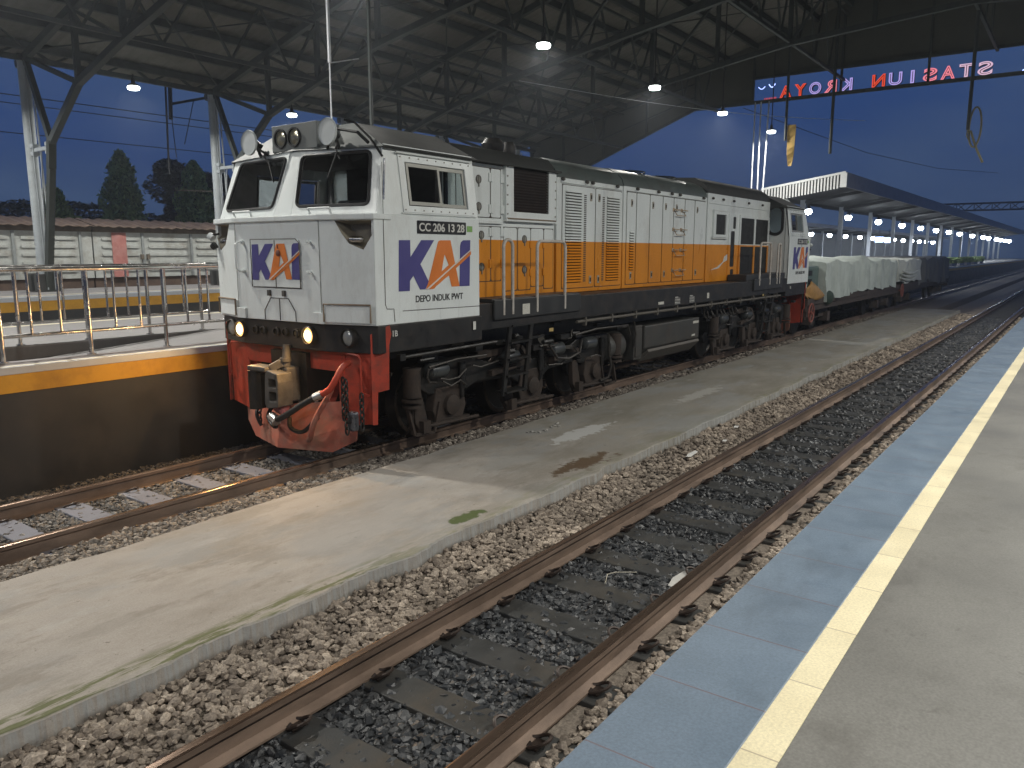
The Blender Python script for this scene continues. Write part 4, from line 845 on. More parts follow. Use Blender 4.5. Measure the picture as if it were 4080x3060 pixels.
# small litter
def litter(name, x, y, z, poly, mat, label, cat, grp=None, th=.004, tilt=.1):
    m = MB().prism(poly, lambda a, b: (x + a, y + b, z + a * tilt), lambda a, b: (x + a, y + b, z + a * tilt + th)); return tag(m.build(name, mat), label, cat, grp)
PAP = M('white_litter', (.75, .75, .72), .5, var=.05)
litter('paper_scrap', 8.25, 3.46, -.045, [(-.10, -.03), (.09, -.035), (.12, .01), (-.02, .035), (-.12, .02)], PAP, 'long white scrap of litter on the beige stones at the walkway edge', 'litter')
litter('paper_scrap', 5.1, 2.2, -.135, [(-.13, -.035), (.11, -.03), (.14, .02), (.0, .05), (-.12, .03)], M('dirty_paper', (.5, .49, .46), .6), 'dirty pale scrap lying between the rails against the nearer rail', 'litter')
litter('paper_scrap', 9.9, 3.55, -.04, [(-.04, -.03), (.05, -.02), (.03, .03), (-.04, .02)], PAP, 'small white scrap on the beige stones, farther along the walkway edge', 'litter')
litter('paper_scrap', 9.1, 3.4, -.05, [(-.03, -.02), (.04, -.02), (.03, .03), (-.03, .02)], PAP, 'tiny white scrap nearest the rail on the beige stones', 'litter')
tag(MB().tube([(4.72, 2.60, -.13), (4.86, 2.66, -.125), (4.92, 2.62, -.12), (5.02, 2.50, -.125)], .004, 5).build('twig', M('pale_twig', (.45, .42, .34), .7)), 'pale dry twig on the dark stones between the near rails', 'twig')
m = MB()
for k in range(16):
    q = ico()[0] * rng.uniform(.012, .03) * np.array([1, 1, .6]); cx, cy_ = 7.95 + rng.uniform(-.32, .4), 5.28 + rng.uniform(-.07, .07); m.add([(cx + p[0], cy_ + p[1], .062 + p[2]) for p in q], ico()[1])
tag(m.build('rubble', beige if False else M('pale_rubble', (.33, .32, .29), .9, var=.3, scale=30)), 'small heap of crumbled stones lying on the concrete walkway', 'rubble', kind='stuff')
# catenary-like frame, wires and the far signal gantry
WIRE = M('dark_wire', (.02, .022, .025), .6)
t = thing('catenary_support', (16.3, 27, 5.7), 'dark frame of thin pipes hanging in the sky between the two left roof columns', 'pipe frame')
MB().cyl((16.33, 27, 8.0), (16.24, 27, 5.0), .035, 6).cyl((16.50, 27, 8.0), (16.45, 27, 6.9), .07, 6).bar((16.43, 27, 7.42), (18.11, 27, 7.92), .09).build('pipes', WIRE, t)
MB().cyl((16.46, 27, 7.4), (16.57, 27, 5.6), .016, 5).cyl((17.40, 27, 7.7), (16.92, 27, 6.1), .016, 5).build('thin_rods', WIRE, t)
for y, z, lb in ((30, 7.24, 'upper thin overhead wire crossing the dusk sky at the left'), (31, 6.4, 'lower thin overhead wire crossing the dusk sky at the left'), (27, 7.0, 'thin overhead wire nearest the roof columns in the dusk sky at the left')):
    tag(MB().tube([(-20 + 12 * k, y, z + .12 * math.cos(k * 1.57)) for k in range(9)], .016, 5).build('overhead_wire', WIRE), lb, 'wire', 'overhead wires')
tag(MB().tube([(36.3, 13.4, 8.7), (50, 11, 7.9), (62, 9, 7.9), (80, 7, 8.9)], .016, 5).build('overhead_wire', WIRE), 'thin dark wire running across the sky from the gable towards the right', 'wire', 'overhead wires')
gt = thing('signal_gantry', (150, 12, 1.0), 'distant dark lattice gantry spanning the tracks at the right edge of the sky', 'gantry')
m = MB()
for z in (9.0, 10.1):
    for x in (149.4, 150.6): m.bar((x, -14, z), (x, 21, z), .22)
for k in range(28): y = -14 + 1.25 * k; m.bar((149.4, y, 9.0), (149.4, y + 1.25, 10.1) if k % 2 else (149.4, y, 10.1), .12).bar((149.4, y, 10.1), (149.4, y + 1.25, 9.0), .12)
m.build('lattice_beam', WIRE, gt)
for y in (-13.6, 20.6): MB().box(149.5, 150.5, y - .4, y + .4, .6, 9.0).build('gantry_leg', WIRE, gt)
# ------------------------------------------------------------------ locomotive
K = 1.0246
def hx(x): return x * K
def hz(z): return 2.22 + (z - 2.22) * K
HY = 6.25; CY = 7.045
loco = thing('locomotive', (13.1, CY, 0), 'white and orange double cab diesel locomotive with blue and orange lettering', 'locomotive')
KAI = dict(K=[(0, .551), (.17, .553), (.17, .375), (.345, .555), (.555, .558), (.325, .30), (.455, .11), (.398, .028), (.312, .028), (.21, .18), (.155, .125), (.15, .02), (-.02, .02)],
           I=[(1.005, .50), (1.02, .54), (1.06, .562), (1.19, .565), (1.17, .04), (.985, .042)])
A_out = [(.613, .52), (.625, .545), (.655, .557), (.833, .559), (.985, .043), (.845, .042), (.800, .17), (.60, .075), (.545, .03), (.409, .028), (.455, .12)]
A_hole = [(.727, .405), (.672, .215), (.798, .285)]
SW = [[(.405, .028), (.445, .028), (1.197, .447), (1.197, .462)]]
SWO = [[(.455, .028), (.52, .028), (.64, .09), (1.197, .402), (1.197, .440)]]
def logo(parent, o, ux, uy, w, h):
    ux = Vector(ux).normalized() * w / 1.215; uy = Vector(uy).normalized() * h / .54; o = Vector(o) + ux * .02 - uy * .02; nn = ux.cross(uy).normalized()
    def P(poly, dep, mat, name, holes=()):
        MB().panel(o + nn * dep, ux, uy, poly, holes, .0018).build(name, mat, parent)
    P(KAI['K'], .004, NAVY, 'letter_k'); P(KAI['I'], .004, NAVY, 'letter_i'); P(A_out, .0045, LOGO_O, 'letter_a', [A_hole])
    P(SWO[0], .0075, LOGO_O, 'orange_stripe'); P(SW[0], .0095, LOGO_W, 'white_stripe')

def blind():
    m = bpy.data.materials.new('frosted_pane'); m.use_nodes = True; t = m.node_tree; t.nodes.clear(); N = t.nodes.new; L = t.links.new
    o = N('ShaderNodeOutputMaterial'); a = N('ShaderNodeBsdfTranslucent'); a.inputs[0].default_value = (.82, .92, .95, 1); d = N('ShaderNodeBsdfDiffuse'); d.inputs[0].default_value = (.3, .33, .34, 1)
    x = N('ShaderNodeMixShader'); x.inputs[0].default_value = .25; L(a.outputs[0], x.inputs[1]); L(d.outputs[0], x.inputs[2]); L(x.outputs[0], o.inputs[0]); return m
BLIND = blind()
def cab(parent):
    s = parent
    Bp, Cp, Dp, Ep = Vector((5.57, 5.73, 0)), Vector((5.40, 6.345, 0)), Vector((5.40, 7.745, 0)), Vector((5.57, 8.36, 0))
    m = MB()
    z0, z1 = 1.49, 2.55
    fl = (Bp - Cp).length; u = (Bp - Cp).normalized(); notch = [(.30 * fl, 1.045), (.985 * fl, 1.045), (.985 * fl, .93), (.80 * fl, .76), (.55 * fl, .82), (.42 * fl, .92)]
    m.panel((Cp.x, Cp.y, z0), u, (0, 0, 1), [(0, 0), (fl, 0), (fl, z1 - z0), (0, z1 - z0)], [notch])
    m.panel((Dp.x, Dp.y, z0), (0, -1, 0), (0, 0, 1), [(0, 0), (1.4, 0), (1.4, z1 - z0), (0, z1 - z0)])
    u2 = (Dp - Ep).normalized(); notch2 = [(fl - a, b) for a, b in notch][::-1]
    m.panel((Ep.x, Ep.y, z0), u2, (0, 0, 1), [(0, 0), (fl, 0), (fl, z1 - z0), (0, z1 - z0)], [notch2])
    m.panel((5.57, 5.73, z0), (1, 0, 0), (0, 0, 1), [(0, 0), (1.67, 0), (1.67, 1.11), (0, 1.11)])
    m.panel((7.24, 8.36, z0), (-1, 0, 0), (0, 0, 1), [(0, 0), (1.67, 0), (1.67, 1.11), (0, 1.11)])
    body = m.build('cab_lower_body', WHITE, s, bevel=.012)
    for q0, uu, nt_ in ((Cp, u, notch), (Ep, u2, notch2)):
        n_ = uu.cross(Vector((0, 0, 1))); cx = sum(a for a, b in nt_) / len(nt_)
        fr_ = [q0 + uu * a + Vector((0, 0, z0 + b)) for a, b in nt_]; bk = [q0 + uu * (cx + (a - cx) * .72) + Vector((0, 0, z0 + .92 + (b - .92) * .75)) - n_ * .17 for a, b in nt_]
        k = len(nt_); MB().add(fr_ + bk, [(i, (i + 1) % k, k + (i + 1) % k, k + i) for i in range(k)] + [tuple(k + i for i in range(k))]).build('corner_recess', M('grimy_shaded_recess_paint', (.30, .27, .21), .6, var=.2, scale=8), body)  # brownish pocket colour holds the shade inside as well as grime
        c = q0 + uu * (.66 * fl if nt_ is notch else .34 * fl) + Vector((0, 0, z0 + .86)) - n_ * .02
        MB().tube([c - uu * .085, c - uu * .06, c + uu * .06, c + uu * .085], [.012, .033, .033, .012], 12).build('recess_lamp', CHROME, body, smooth=True)
    # ledge
    MB().extz([(5.80, 5.712), (5.55, 5.712), (5.368, 6.335), (5.368, 7.755), (5.55, 8.378), (5.80, 8.378)], 2.545, 2.602).build('ledge', WHITE, s, bevel=.01)
    # upper cab
    zb, zt = 2.60, 3.30
    B1, C1, D1, E1 = Vector((5.62, 5.745, zb)), Vector((5.50, 6.90, zb)), Vector((5.50, 7.19, zb)), Vector((5.62, 8.345, zb))
    B2, C2, D2, E2 = Vector((5.83, 5.835, zt)), Vector((5.73, 6.97, zt)), Vector((5.73, 7.12, zt)), Vector((5.83, 8.255, zt))
    def plane(o, a, c): ux = (a - o).normalized(); n_ = ux.cross((c - o)).normalized(); return o, ux, n_.cross(ux), n_
    def loc(pl, P): d = P - pl[0]; return (d.dot(pl[1]), d.dot(pl[2]))
    def onp(pl, Y, z): o, _, _, n_ = pl; return loc(pl, Vector((o.x - (n_.y * (Y - o.y) + n_.z * (z - o.z)) / n_.x, Y, z)))
    up = MB(); wins = []
    for (o, a, c, d, hole) in ((C1, B1, C2, B2, [(6.85, 2.70), (5.865, 2.695), (5.985, 3.235), (6.93, 3.235)]), (E1, D1, E2, D2, [(8.225, 2.695), (7.24, 2.70), (7.16, 3.235), (8.105, 3.235)])):
        pl = plane(o, a, c); outer = [loc(pl, o), loc(pl, a), loc(pl, d), loc(pl, c)]; h = rpoly([onp(pl, Y, z) for Y, z in hole], .07, 5)
        up.panel(pl[0], pl[1], pl[2], outer, [h], .035); wins.append((pl, h))
    up.panel(D1, (C1 - D1), (D2 - D1) * .5 + (C2 - C1) * .5, [(0, 0), (1, 0), (.76, 1), (.24, 1)], [], .04)
    xs0 = 5.62
    for side in (0, 1):
        if side == 0: o = Vector((5.62, 5.745, zb)); ux = Vector((1, 0, 0)); uy = Vector((0, .09, .70)).normalized()
        else: o = Vector((7.24, 8.345, zb)); ux = Vector((-1, 0, 0)); uy = Vector((0, -.09, .70)).normalized()
        L_ = .706; out = [(0, 0), (1.62, 0), (1.62, L_), (.21, L_)] if side == 0 else [(0, 0), (1.62, 0), (1.41, L_), (0, L_)]
        hole = [(.48, .10), (1.45, .10), (1.45, .545), (.48, .545)]
        if side: hole = [(1.62 - a, b) for a, b in hole][::-1]
        up.panel(o, ux, uy, out, [hole], .035)
        f = MB(); n_ = ux.cross(uy)
        x0, x1 = min(p[0] for p in hole), max(p[0] for p in hole)
        f.panel(o + n_ * .012, ux, uy, [(x0 - .09, .03), (x1 + .10, .03), (x1 + .10, .62), (x0 - .09, .62)], [hole], .014); fr = f.build('side_window_plate', WHITE, s, bevel=.003)
        b_ = MB()
        for k in range(9):
            for yy in (.055, .592): p = o + ux * (x0 - .06 + (x1 - x0 + .13) * k / 8) + uy * yy + n_ * .012; b_.cyl(p, p + n_ * .008, .008, 6)
        b_.build('bolts', M('bolt_paint', (.34, .33, .29), .5), fr)
        mid = (x0 + x1) / 2 + (.02 if side == 0 else -.02); al = MB()
        for a0, a1, dep in ((x0 + .008, mid + .02, .02), (mid - .015, x1 - .008, .0)):
            al.panel(o + n_ * (dep - .005), ux, uy, [(a0, .108), (a1, .108), (a1, .537), (a0, .537)], [[(a0 + .035, .145), (a1 - .035, .145), (a1 - .035, .50), (a0 + .035, .50)]], .015)
        fr2 = al.build('sliding_window_frame', M('dull_aluminium', (.30, .30, .27), .45, .5, var=.2), s)
        a0, a1 = (x0 + .04, mid - .01) if side == 0 else (mid + .01, x1 - .04)
        MB().panel(o + n_ * .006, ux, uy, [(a0, .145), (a1, .145), (a1, .50), (a0, .50)], [], .004).build('pane', GLASS_D if side == 0 else BLIND, fr2)
        MB().tube([o + ux * (x0 - .13 if side == 0 else x1 + .13) + uy * .63 + n_ * .03, o + ux * (x1 + .12 if side == 0 else x0 - .12) + uy * .63 + n_ * .03], .012, 8).build('rain_gutter', WHITE, s)
        MB().tube([o + ux * (x0 - .12) + uy * .02 + n_ * .01, o + ux * (x1 + .12) + uy * .02 + n_ * .01], .009, 8).build('window_sill_strip', WHITE, s)
    # rear wall with two door windows
    ov = lambda c: rrect(c - .165, c + .165, 1.16, 1.80, .15, 6)
    up.panel((7.24, 5.745, 1.49), (0, 1, 0), (0, 0, 1), [(-.01, 0), (2.61, 0), (2.60, 1.1), (2.51, 1.8), (.09, 1.8), (0, 1.1)], [ov(.34), ov(2.26)], .04)
    shell = up.build('cab_upper_body', WHITE, s, bevel=.010)
    for pl, h in wins:
        g_ = [pl[0] + pl[1] * a + pl[2] * b for a, b in h]
        win = MB().tube([p + pl[3] * .004 for p in g_ + g_[:2]], .017, 6, cap=False).build('windshield_seal', RUBBER, s, smooth=True)
        MB().panel(pl[0] - pl[3] * .012, pl[1], pl[2], h, [], .006).build('windshield_glass', GLASS_D, win)
    for c in (.34, 2.26):
        h = ov(c); pts_ = [(7.255, 5.745 + a, 1.49 + b) for a, b in h]
        w_ = MB().tube(pts_ + pts_[:2], .035, 6, cap=False).build('door_window_seal', RUBBER, s, smooth=True)
        MB().panel((7.225, 5.745, 1.49), (0, 1, 0), (0, 0, 1), h, [], .006).build('door_pane', GLASS_C if c < 1 else BLIND, w_)
        MB().panel((7.246, 5.745 + c, 1.49), (0, 1, 0), (0, 0, 1), rrect(-.25, .24, .06, 1.95 - .12, .04), [rrect(-.243, .233, .067, 1.823, .04)], .004).build('cab_door_seam', RUBBER, s)
    # inside
    MB().extz([(7.19, 5.80), (5.66, 5.80), (5.48, 6.38), (5.48, 7.71), (5.66, 8.29), (7.19, 8.29)], 1.5, 1.75).build('cab_floor', INTERIOR, s)
    MB().box(5.72, 6.05, 5.9, 6.9, 1.75, 2.55).box(7.13, 7.185, 6.30, 7.80, 1.75, 3.28).box(5.85, 7.19, 5.9, 8.2, 3.26, 3.285).build('cab_console', INTERIOR, s)
    MB().box(6.9, 7.12, 7.25, 7.72, 1.75, 2.86).build('pale_cabinet', INTGREY, s, bevel=.01)
    MB().box(6.35, 6.75, 6.1, 6.5, 2.1, 2.2).box(6.7, 6.8, 6.1, 6.5, 2.2, 2.72).box(6.5, 6.6, 6.25, 6.35, 1.75, 2.1).build('driver_seat', INTERIOR, s, bevel=.03)
    # roof
    F0, F1, F2 = (5.79, 5.79, 3.268), (5.69, CY, 3.302), (5.79, 8.30, 3.268); G0, G1 = (6.02, 6.42, 3.575), (6.02, 7.67, 3.575)
    H0, H1, I0, I1 = (7.30, 5.79, 3.268), (7.30, 8.30, 3.268), (7.30, 6.42, 3.575), (7.30, 7.67, 3.575)
    MB().add([F0, F1, F2, G0, G1, (5.86, 5.84, 3.26), (5.86, 8.25, 3.26)], [(0, 1, 3), (1, 4, 3), (1, 2, 4), (0, 5, 1), (1, 6, 2)]).build('roof_front', M('grey_roof_front_paint', (.21, .225, .22), .45, var=.08, dirt=(.2, .2, .18), damt=.4), s)
    rf = MB().add([F0, G0, I0, H0, G1, F2, I1, H1], [(0, 3, 2, 1), (4, 6, 7, 5), (1, 2, 6, 4), (2, 3, 7, 6)]).build('cab_roof', DARKROOF, s); md = rf.modifiers.new('s', 'SOLIDIFY'); md.thickness = .02
    # headlight box
    hb = MB().extx([(6.685, 3.315), (7.43, 3.305), (7.43, 3.585), (6.685, 3.585)], 5.715, 6.2).build('headlight_box', M('grey_headlight_box', (.16, .175, .17), .45, var=.1, dirt=(.12, .12, .11), damt=.5), s, bevel=.008)
    for y in (7.275, 7.045):
        r_ = MB().tube([(5.720, y, 3.445), (5.695, y, 3.445), (5.695, y, 3.445), (5.72, y, 3.445)], [.104, .104, .088, .088], 24, cap=False).build('lamp_ring', RUBBER, hb, smooth=True)
        MB().tube([(5.719, y, 3.445), (5.708, y, 3.445), (5.700, y, 3.445)], [.088, .06, .01], 20).build('lamp_glass', M('old_lamp_glass', (.34, .32, .24), .15, .6, var=.2, scale=30), hb, smooth=True)
    for y, z in ((7.69, 3.425), (6.395, 3.435)):
        h_ = MB().tube([(5.60, y, z), (5.592, y, z), (5.615, y, z)], [.137, .132, .137], 28).build('horn_disc', M('white_horn_disc', (.56, .60, .60), .5, var=.04), s, smooth=True)
        s_ = 1 if y > 7 else -1
        MB().tube([(5.615, y, z), (5.70, y, z), (5.76, y - .02 * s_, z - .03)], [.05, .035, .03], 10).tube([(5.70, y, z - .02), (5.76, y, 3.28)], .018, 6).tube([(5.68, y - .05 * s_, z - .06), (5.74, y - .16 * s_, 3.29)], .014, 6).build('horn_bracket', RUBBER, h_, smooth=True)
    MB().tube([(5.57, 8.30, 2.44), (5.50, 8.34, 2.42), (5.50, 8.36, 2.36)], .014, 8).tube([(5.52, 8.31, 2.31), (5.50, 8.35, 2.28)], [.045, .035], 12).build('corner_lamp_bracket', RUBBER, s, smooth=True)
    MB().tube([(5.50, 8.40, 2.40), (5.50, 8.37, 2.41), (5.50, 8.32, 2.385)], [.03, .045, .03], 14).build('corner_lamp', M('white_horn_disc', (.56, .60, .60), .5), s, smooth=True)
    # wipers
    for y0, y1, y2 in ((7.52, 7.40, 7.30), (6.35, 6.28, 6.42)):
        MB().tube([(5.70, y0, 3.33), (5.685, y0 + .02, 3.27), (5.66, y1, 3.16)], .012, 6).tube([(5.66, y1 + .04, 3.24), (5.61, y2, 2.98)], .009, 6).build('wiper', RUBBER, s)
    MB().tube([(5.75, 6.30, 3.56), (5.80, 6.2, 3.53), (5.80, 5.98, 3.36), (5.78, 5.80, 3.17)], .012, 6).tube([(5.72, 6.36, 3.47), (5.74, 6.1, 3.42), (5.76, 5.97, 3.31)], .017, 6).build('roof_cable', RUBBER, s)
    # front doors, handles, steps
    fd = MB()
    for a, b_ in ((7.452, 7.053), (7.047, 6.655)): fd.box(5.388, 5.402, b_, a, 1.855, 2.352)
    d = fd.build('front_hatch', WHITE, s, bevel=.003)
    m = MB().tube([(5.384, 7.46, 1.85), (5.384, 7.46, 2.362), (5.384, 6.70, 2.362), (5.384, 6.645, 2.32), (5.384, 6.645, 1.85)], .005, 5)
    m.tube([(5.394, 6.645, 1.848), (5.394, 7.46, 1.848)], .004, 5).box(5.384, 5.390, 7.047, 7.053, 1.85, 2.35)
    for pts_ in ([(5.397, 7.28, 1.50), (5.397, 7.28, 1.60), (5.397, 7.17, 1.735), (5.397, 6.87, 1.735), (5.397, 6.76, 1.60), (5.397, 6.76, 1.50)], [(5.397, 7.02, 1.50), (5.397, 7.02, 1.73)]): m.tube(pts_, .0045, 5)
    m.tube([(5.395, 7.745, 1.5), (5.395, 7.745, 2.54)], .003, 4).tube([(5.395, 6.345, 1.5), (5.395, 6.345, 2.54)], .003, 4)
    m.tube([(5.70, 5.727, 1.70), (5.70, 5.727, 3.1)], .004, 4).tube([(5.70, 5.727, 1.70), (5.72, 5.727, 1.655), (5.82, 5.727, 1.65), (5.83, 5.727, 1.52)], .004, 4).tube([(5.95, 5.727, 1.622), (7.24, 5.727, 1.605)], .0035, 4)
    m.build('panel_seam', M('dark_seam', (.06, .05, .04), .8), s)
    logo(d, (5.3875, 7.452, 1.925), (0, -1, 0), (0, 0, 1), .815, .39)
    MB().tube([(5.39, 6.985, 2.215), (5.375, 6.985, 2.215), (5.37, 6.985, 2.215)], [.035, .033, .02], 12).tube([(5.383, 6.99, 2.26), (5.383, 6.99, 2.30)], .006, 5).build('hatch_lock', M('brown_lock', (.15, .05, .03), .5), d, smooth=True)
    for y in (7.18, 6.93): MB().box(5.375, 5.40, y - .02, y + .02, 1.76, 1.82).build('hatch_latch', GREYCAST, s)
    h = MB().tube([(5.40, 7.61, 2.335), (5.33, 7.61, 2.335), (5.295, 7.61, 2.31), (5.295, 7.61, 2.045), (5.33, 7.61, 2.02), (5.40, 7.61, 2.02)], .012, 8)
    for z in (2.335, 2.02): h.cyl((5.40, 7.61, z), (5.37, 7.61, z), .022, 10)
    h.build('grab_rail', WHITE, s, smooth=True)
    h = MB()
    for z in (2.33, 2.02): h.tube([(5.40, 6.49, z), (5.345, 6.49, z), (5.33, 6.49, z)], [.014, .014, .024], 10)
    h.build('grab_knob', WHITE, s, smooth=True)
    for a, b_ in ((7.79, 7.49), (6.52, 6.20)):
        MB().tube([(5.445, a, 2.60), (5.42, a, 2.665), (5.42, b_, 2.665), (5.445, b_, 2.60)], .011, 8).build('shelf_grab', WHITE, s, smooth=True)
    for o_, uu in ((Cp, u), (Ep, u2)):
        n_ = uu.cross(Vector((0, 0, 1))); a0, a1 = (.03, .60) if o_ is Cp else (.05, .61)
        q = [o_ + uu * a + Vector((0, 0, zz)) for a, zz in ((a0, 1.70), (a1, 1.70))]
        bx = MB().panel(o_ + n_ * .022 + Vector((0, 0, 1.515)), uu, (0, 0, 1), [(a0 + .02, 0), (a1 - .02, 0), (a1 - .02, .175), (a0 + .02, .175)], [], .02).build('corner_step_plate', WHITE, s, bevel=.004)
        MB().tube([o_ + uu * (a0 + .01) + n_ * .03 + Vector((0, 0, 1.52)), o_ + uu * (a0 + .01) + n_ * .03 + Vector((0, 0, 1.70)), o_ + uu * (a1 - .01) + n_ * .03 + Vector((0, 0, 1.70)), o_ + uu * (a1 - .01) + n_ * .03 + Vector((0, 0, 1.52))], .010, 6).build('step_frame', M('rust_stained_frame', (.22, .17, .12), .7, var=.3, scale=20), bx)
    for y in (7.68, 6.375): MB().box(5.375, 5.40, y - .075, y + .075, 1.495, 1.61).build('small_step', WHITE, s, bevel=.004)
    MB().tube([(5.70, 5.715, 2.74), (5.74, 5.73, 3.14)], .009, 8).build('side_grab', CHROME, s, smooth=True)
    # side lettering
    for side in (0, 1):
        if side == 0: O, ux = (lambda x, z, e=.0: Vector((x, 5.73 - e, z))), (1, 0, 0)
        else: O, ux = (lambda x, z, e=.0: Vector((12.81 - x, 8.36 + e, z))), (-1, 0, 0)
        sg = thing_part('side_lettering', s)
        logo(sg, O(5.895, 1.825), ux, (0, 0, 1), 1.18, .53)
        p = MB().panel(O(6.19, 2.418, .008), ux, (0, 0, 1), rrect(0, .80, 0, .135, .008, 2), [], .007).build('number_plate', PLATE, s)
        text_mesh('CC 206 13 28', 'plate_number', TXTW, p, O(6.215, 2.442, .0085), ux, (0, 0, 1), .088, .745, off=.022)
        text_mesh('DEPO INDUK PWT', 'depot_name', TXTK, sg, O(6.15, 1.70, .002), ux, (0, 0, 1), .072, .78, off=.012)
        MB().panel(O(7.015, 2.45, .003), ux, (0, 0, 1), [(0, 0), (.095, 0), (.095, .065), (0, .065)], [], .002).build('green_sticker', GREENST, s)
        text_mesh('1B', 'frame_marking', TXTW, sg, O(5.80, 1.365, -.004), ux, (0, 0, 1), .062, .072, off=.01)
        MB().panel(O(7.115, 1.335, .001), ux, (0, 0, 1), [(0, 0), (.05, 0), (.05, .095), (0, .095)], [], .002).build('data_tag', TXTW, s)
    # frame end under the cab, lights, skirts, plough, coupler
    MB().extz([(7.3, 5.742), (5.60, 5.742), (5.44, 6.35), (5.44, 7.74), (5.60, 8.348), (7.3, 8.348)], 1.20, 1.488).build('frame_end', BLACK, s, bevel=.01)
    lights = MB()
    for y, lit in ((7.765, 1), (6.575, 1), (6.06, 0), (8.02, 0)):
        xx = 5.44 + max(0, abs(y - CY) - .69) * .27
        hs = MB().tube([(xx + .04, y, 1.36), (xx - .05, y, 1.36), (xx - .06, y, 1.36), (xx - .03, y, 1.36)], [.098, .098, .088, .084], 22, cap=False).build('marker_light', BLACK, s, smooth=True)
        MB().tube([(xx - .03, y, 1.36), (xx - .048, y, 1.36), (xx - .054, y, 1.36)], [.084, .06, .012], 20).build('light_glass', emis('lit_headlight', (1, .52, .16), 2.4) if lit else M('off_headlight_glass', (.30, .31, .30), .12, .2), hs, smooth=True)
        if lit: MB().tube([(xx - .052, y, 1.36), (xx - .057, y, 1.36)], [.060, .05], 18).build('lamp_filament_glow', emis('headlight_core', (1, .88, .55), 4), hs, smooth=True)
        if lit: ll = add_light(hs, (xx - .075, y, 1.36), 22, .03, (1, .58, .22)); ll.rotation_euler = (0, R(68), 0)
    for y in (7.50, 7.36, 7.13, 6.98, 6.80): MB().tube([(5.44, y, 1.37), (5.41, y, 1.37), (5.405, y, 1.37), (5.43, y, 1.37)], [.05, .05, .036, .034], 14).build('cable_socket', M('dark_socket', (.05, .045, .04), .4, .5), s, smooth=True)
    # skirts
    for sg_ in (1, -1):
        Y = lambda d: CY + sg_ * d
        m = MB()
        m.prism([(1.20, 1.25), (1.20, .82), (1.195, .46), (.80, .40), (.78, .95), (.90, 1.25)], lambda v, z: (5.60 - (1.17 - v) * .12, Y(v), z), lambda v, z: (5.615 - (1.17 - v) * .12, Y(v), z))
        m.prism([(0, 1.40), (.19, 1.49), (.205, 1.40), (.18, 1.28), (.17, .82), (.06, .80), (.05, .46), (0, .46)], lambda t_, z: (5.565 + t_ * .95, Y(1.225 + t_ * .52), z), lambda t_, z: (5.577 + t_ * .95, Y(1.213 + t_ * .52), z))
        m.build('red_skirt', RED, s, bevel=.004)
        MB().tube([(5.55, Y(.70), 1.22), (5.52, Y(.75), 1.20), (5.53, Y(1.08), 1.18), (5.53, Y(1.11), 1.14), (5.53, Y(1.11), .80), (5.57, Y(1.19), .76)], .012, 6).build('uncoupling_rod', RED, s, smooth=True)
    MB().box(5.56, 5.62, 6.2, 7.9, .98, 1.2).box(5.60, 5.66, 6.15, 6.35, .6, 1.0).box(5.60, 5.66, 7.75, 7.95, .6, 1.0).build('red_cross_beam', RED, s)
    V0, W0, X0 = (5.30, 0, .10), (5.50, .665, .105), (5.60, .93, .245); T0, T1, T2 = (5.43, 0, .57), (5.58, .75, .66), (5.64, .96, .72)
    M0, M1, M2_ = (5.34, 0, .32), (5.52, .72, .36), (5.61, .95, .45)
    for sg_ in (1, -1):
        P_ = lambda t: (t[0], CY + sg_ * t[1], t[2])
        vs = [P_(t) for t in (V0, W0, X0, M0, M1, M2_, T0, T1, T2)]
        pl_ = MB().add(vs, [(0, 1, 4, 3), (1, 2, 5, 4), (3, 4, 7, 6), (4, 5, 8, 7)]).build('plough_blade', REDDUSTY, s); md = pl_.modifiers.new('s', 'SOLIDIFY'); md.thickness = .018
    MB().bar((5.62, CY - .5, .6), (5.9, CY - .5, 1.1), .08).bar((5.62, CY + .5, .6), (5.9, CY + .5, 1.1), .08).build('plough_stay', RED, s)
    # coupler
    cp = MB().box(5.45, 6.3, 6.94, 7.15, .70, .90).box(5.33, 5.5, 6.86, 7.22, .62, 1.0).build('coupler_shank', GREYCAST, s, bevel=.02)
    MB().panel((5.17, 7.06, .56), (0, -1, 0), (0, 0, 1), [(0, .05), (.03, 0), (.22, .03), (.235, .3), (.22, .39), (.05, .42), (.02, .36)], [rrect(.08, .20, .24, .33, .02, 3), rrect(.08, .20, .09, .19, .02, 3)], .20).build('coupler_plate', GREYCAST, cp, bevel=.012)
    MB().box(5.16, 5.34, 7.02, 7.33, .955, 1.01).bar((5.25, 7.05, .98), (5.35, 6.96, 1.05), .09).build('coupler_top', GREYCAST, cp, bevel=.015)
    MB().cyl((5.22, 7.27, .53), (5.22, 7.27, .95), .078, 18).cyl((5.22, 7.27, .95), (5.22, 7.27, .99), .05, 14).box(5.18, 5.36, 7.12, 7.25, .55, .93).build('knuckle', GREASE, cp, smooth=True)
    MB().cyl((5.37, 6.93, 1.0), (5.40, 6.93, 1.24), .045, 12).cyl((5.37, 6.93, 1.06), (5.37, 6.93, 1.10), .06, 12).build('draft_pin', GREYCAST, cp, smooth=True)
    MB().box(5.5, 6.6, 6.75, 7.35, .62, 1.15).build('coupler_pocket', GREASE, s)
    def bez(pts, n=14):
        o = []; P = [Vector(p) for p in pts]; k = len(P)
        for i in range(k - 1):
            a, b_, c, d_ = P[max(i - 1, 0)], P[i], P[i + 1], P[min(i + 2, k - 1)]
            for j in range(n // 2): t = j / (n // 2); o.append(.5 * ((2 * b_) + (c - a) * t + (2 * a - 5 * b_ + 4 * c - d_) * t * t + (3 * b_ - a - 3 * c + d_) * t ** 3))
        return o + [P[-1]]
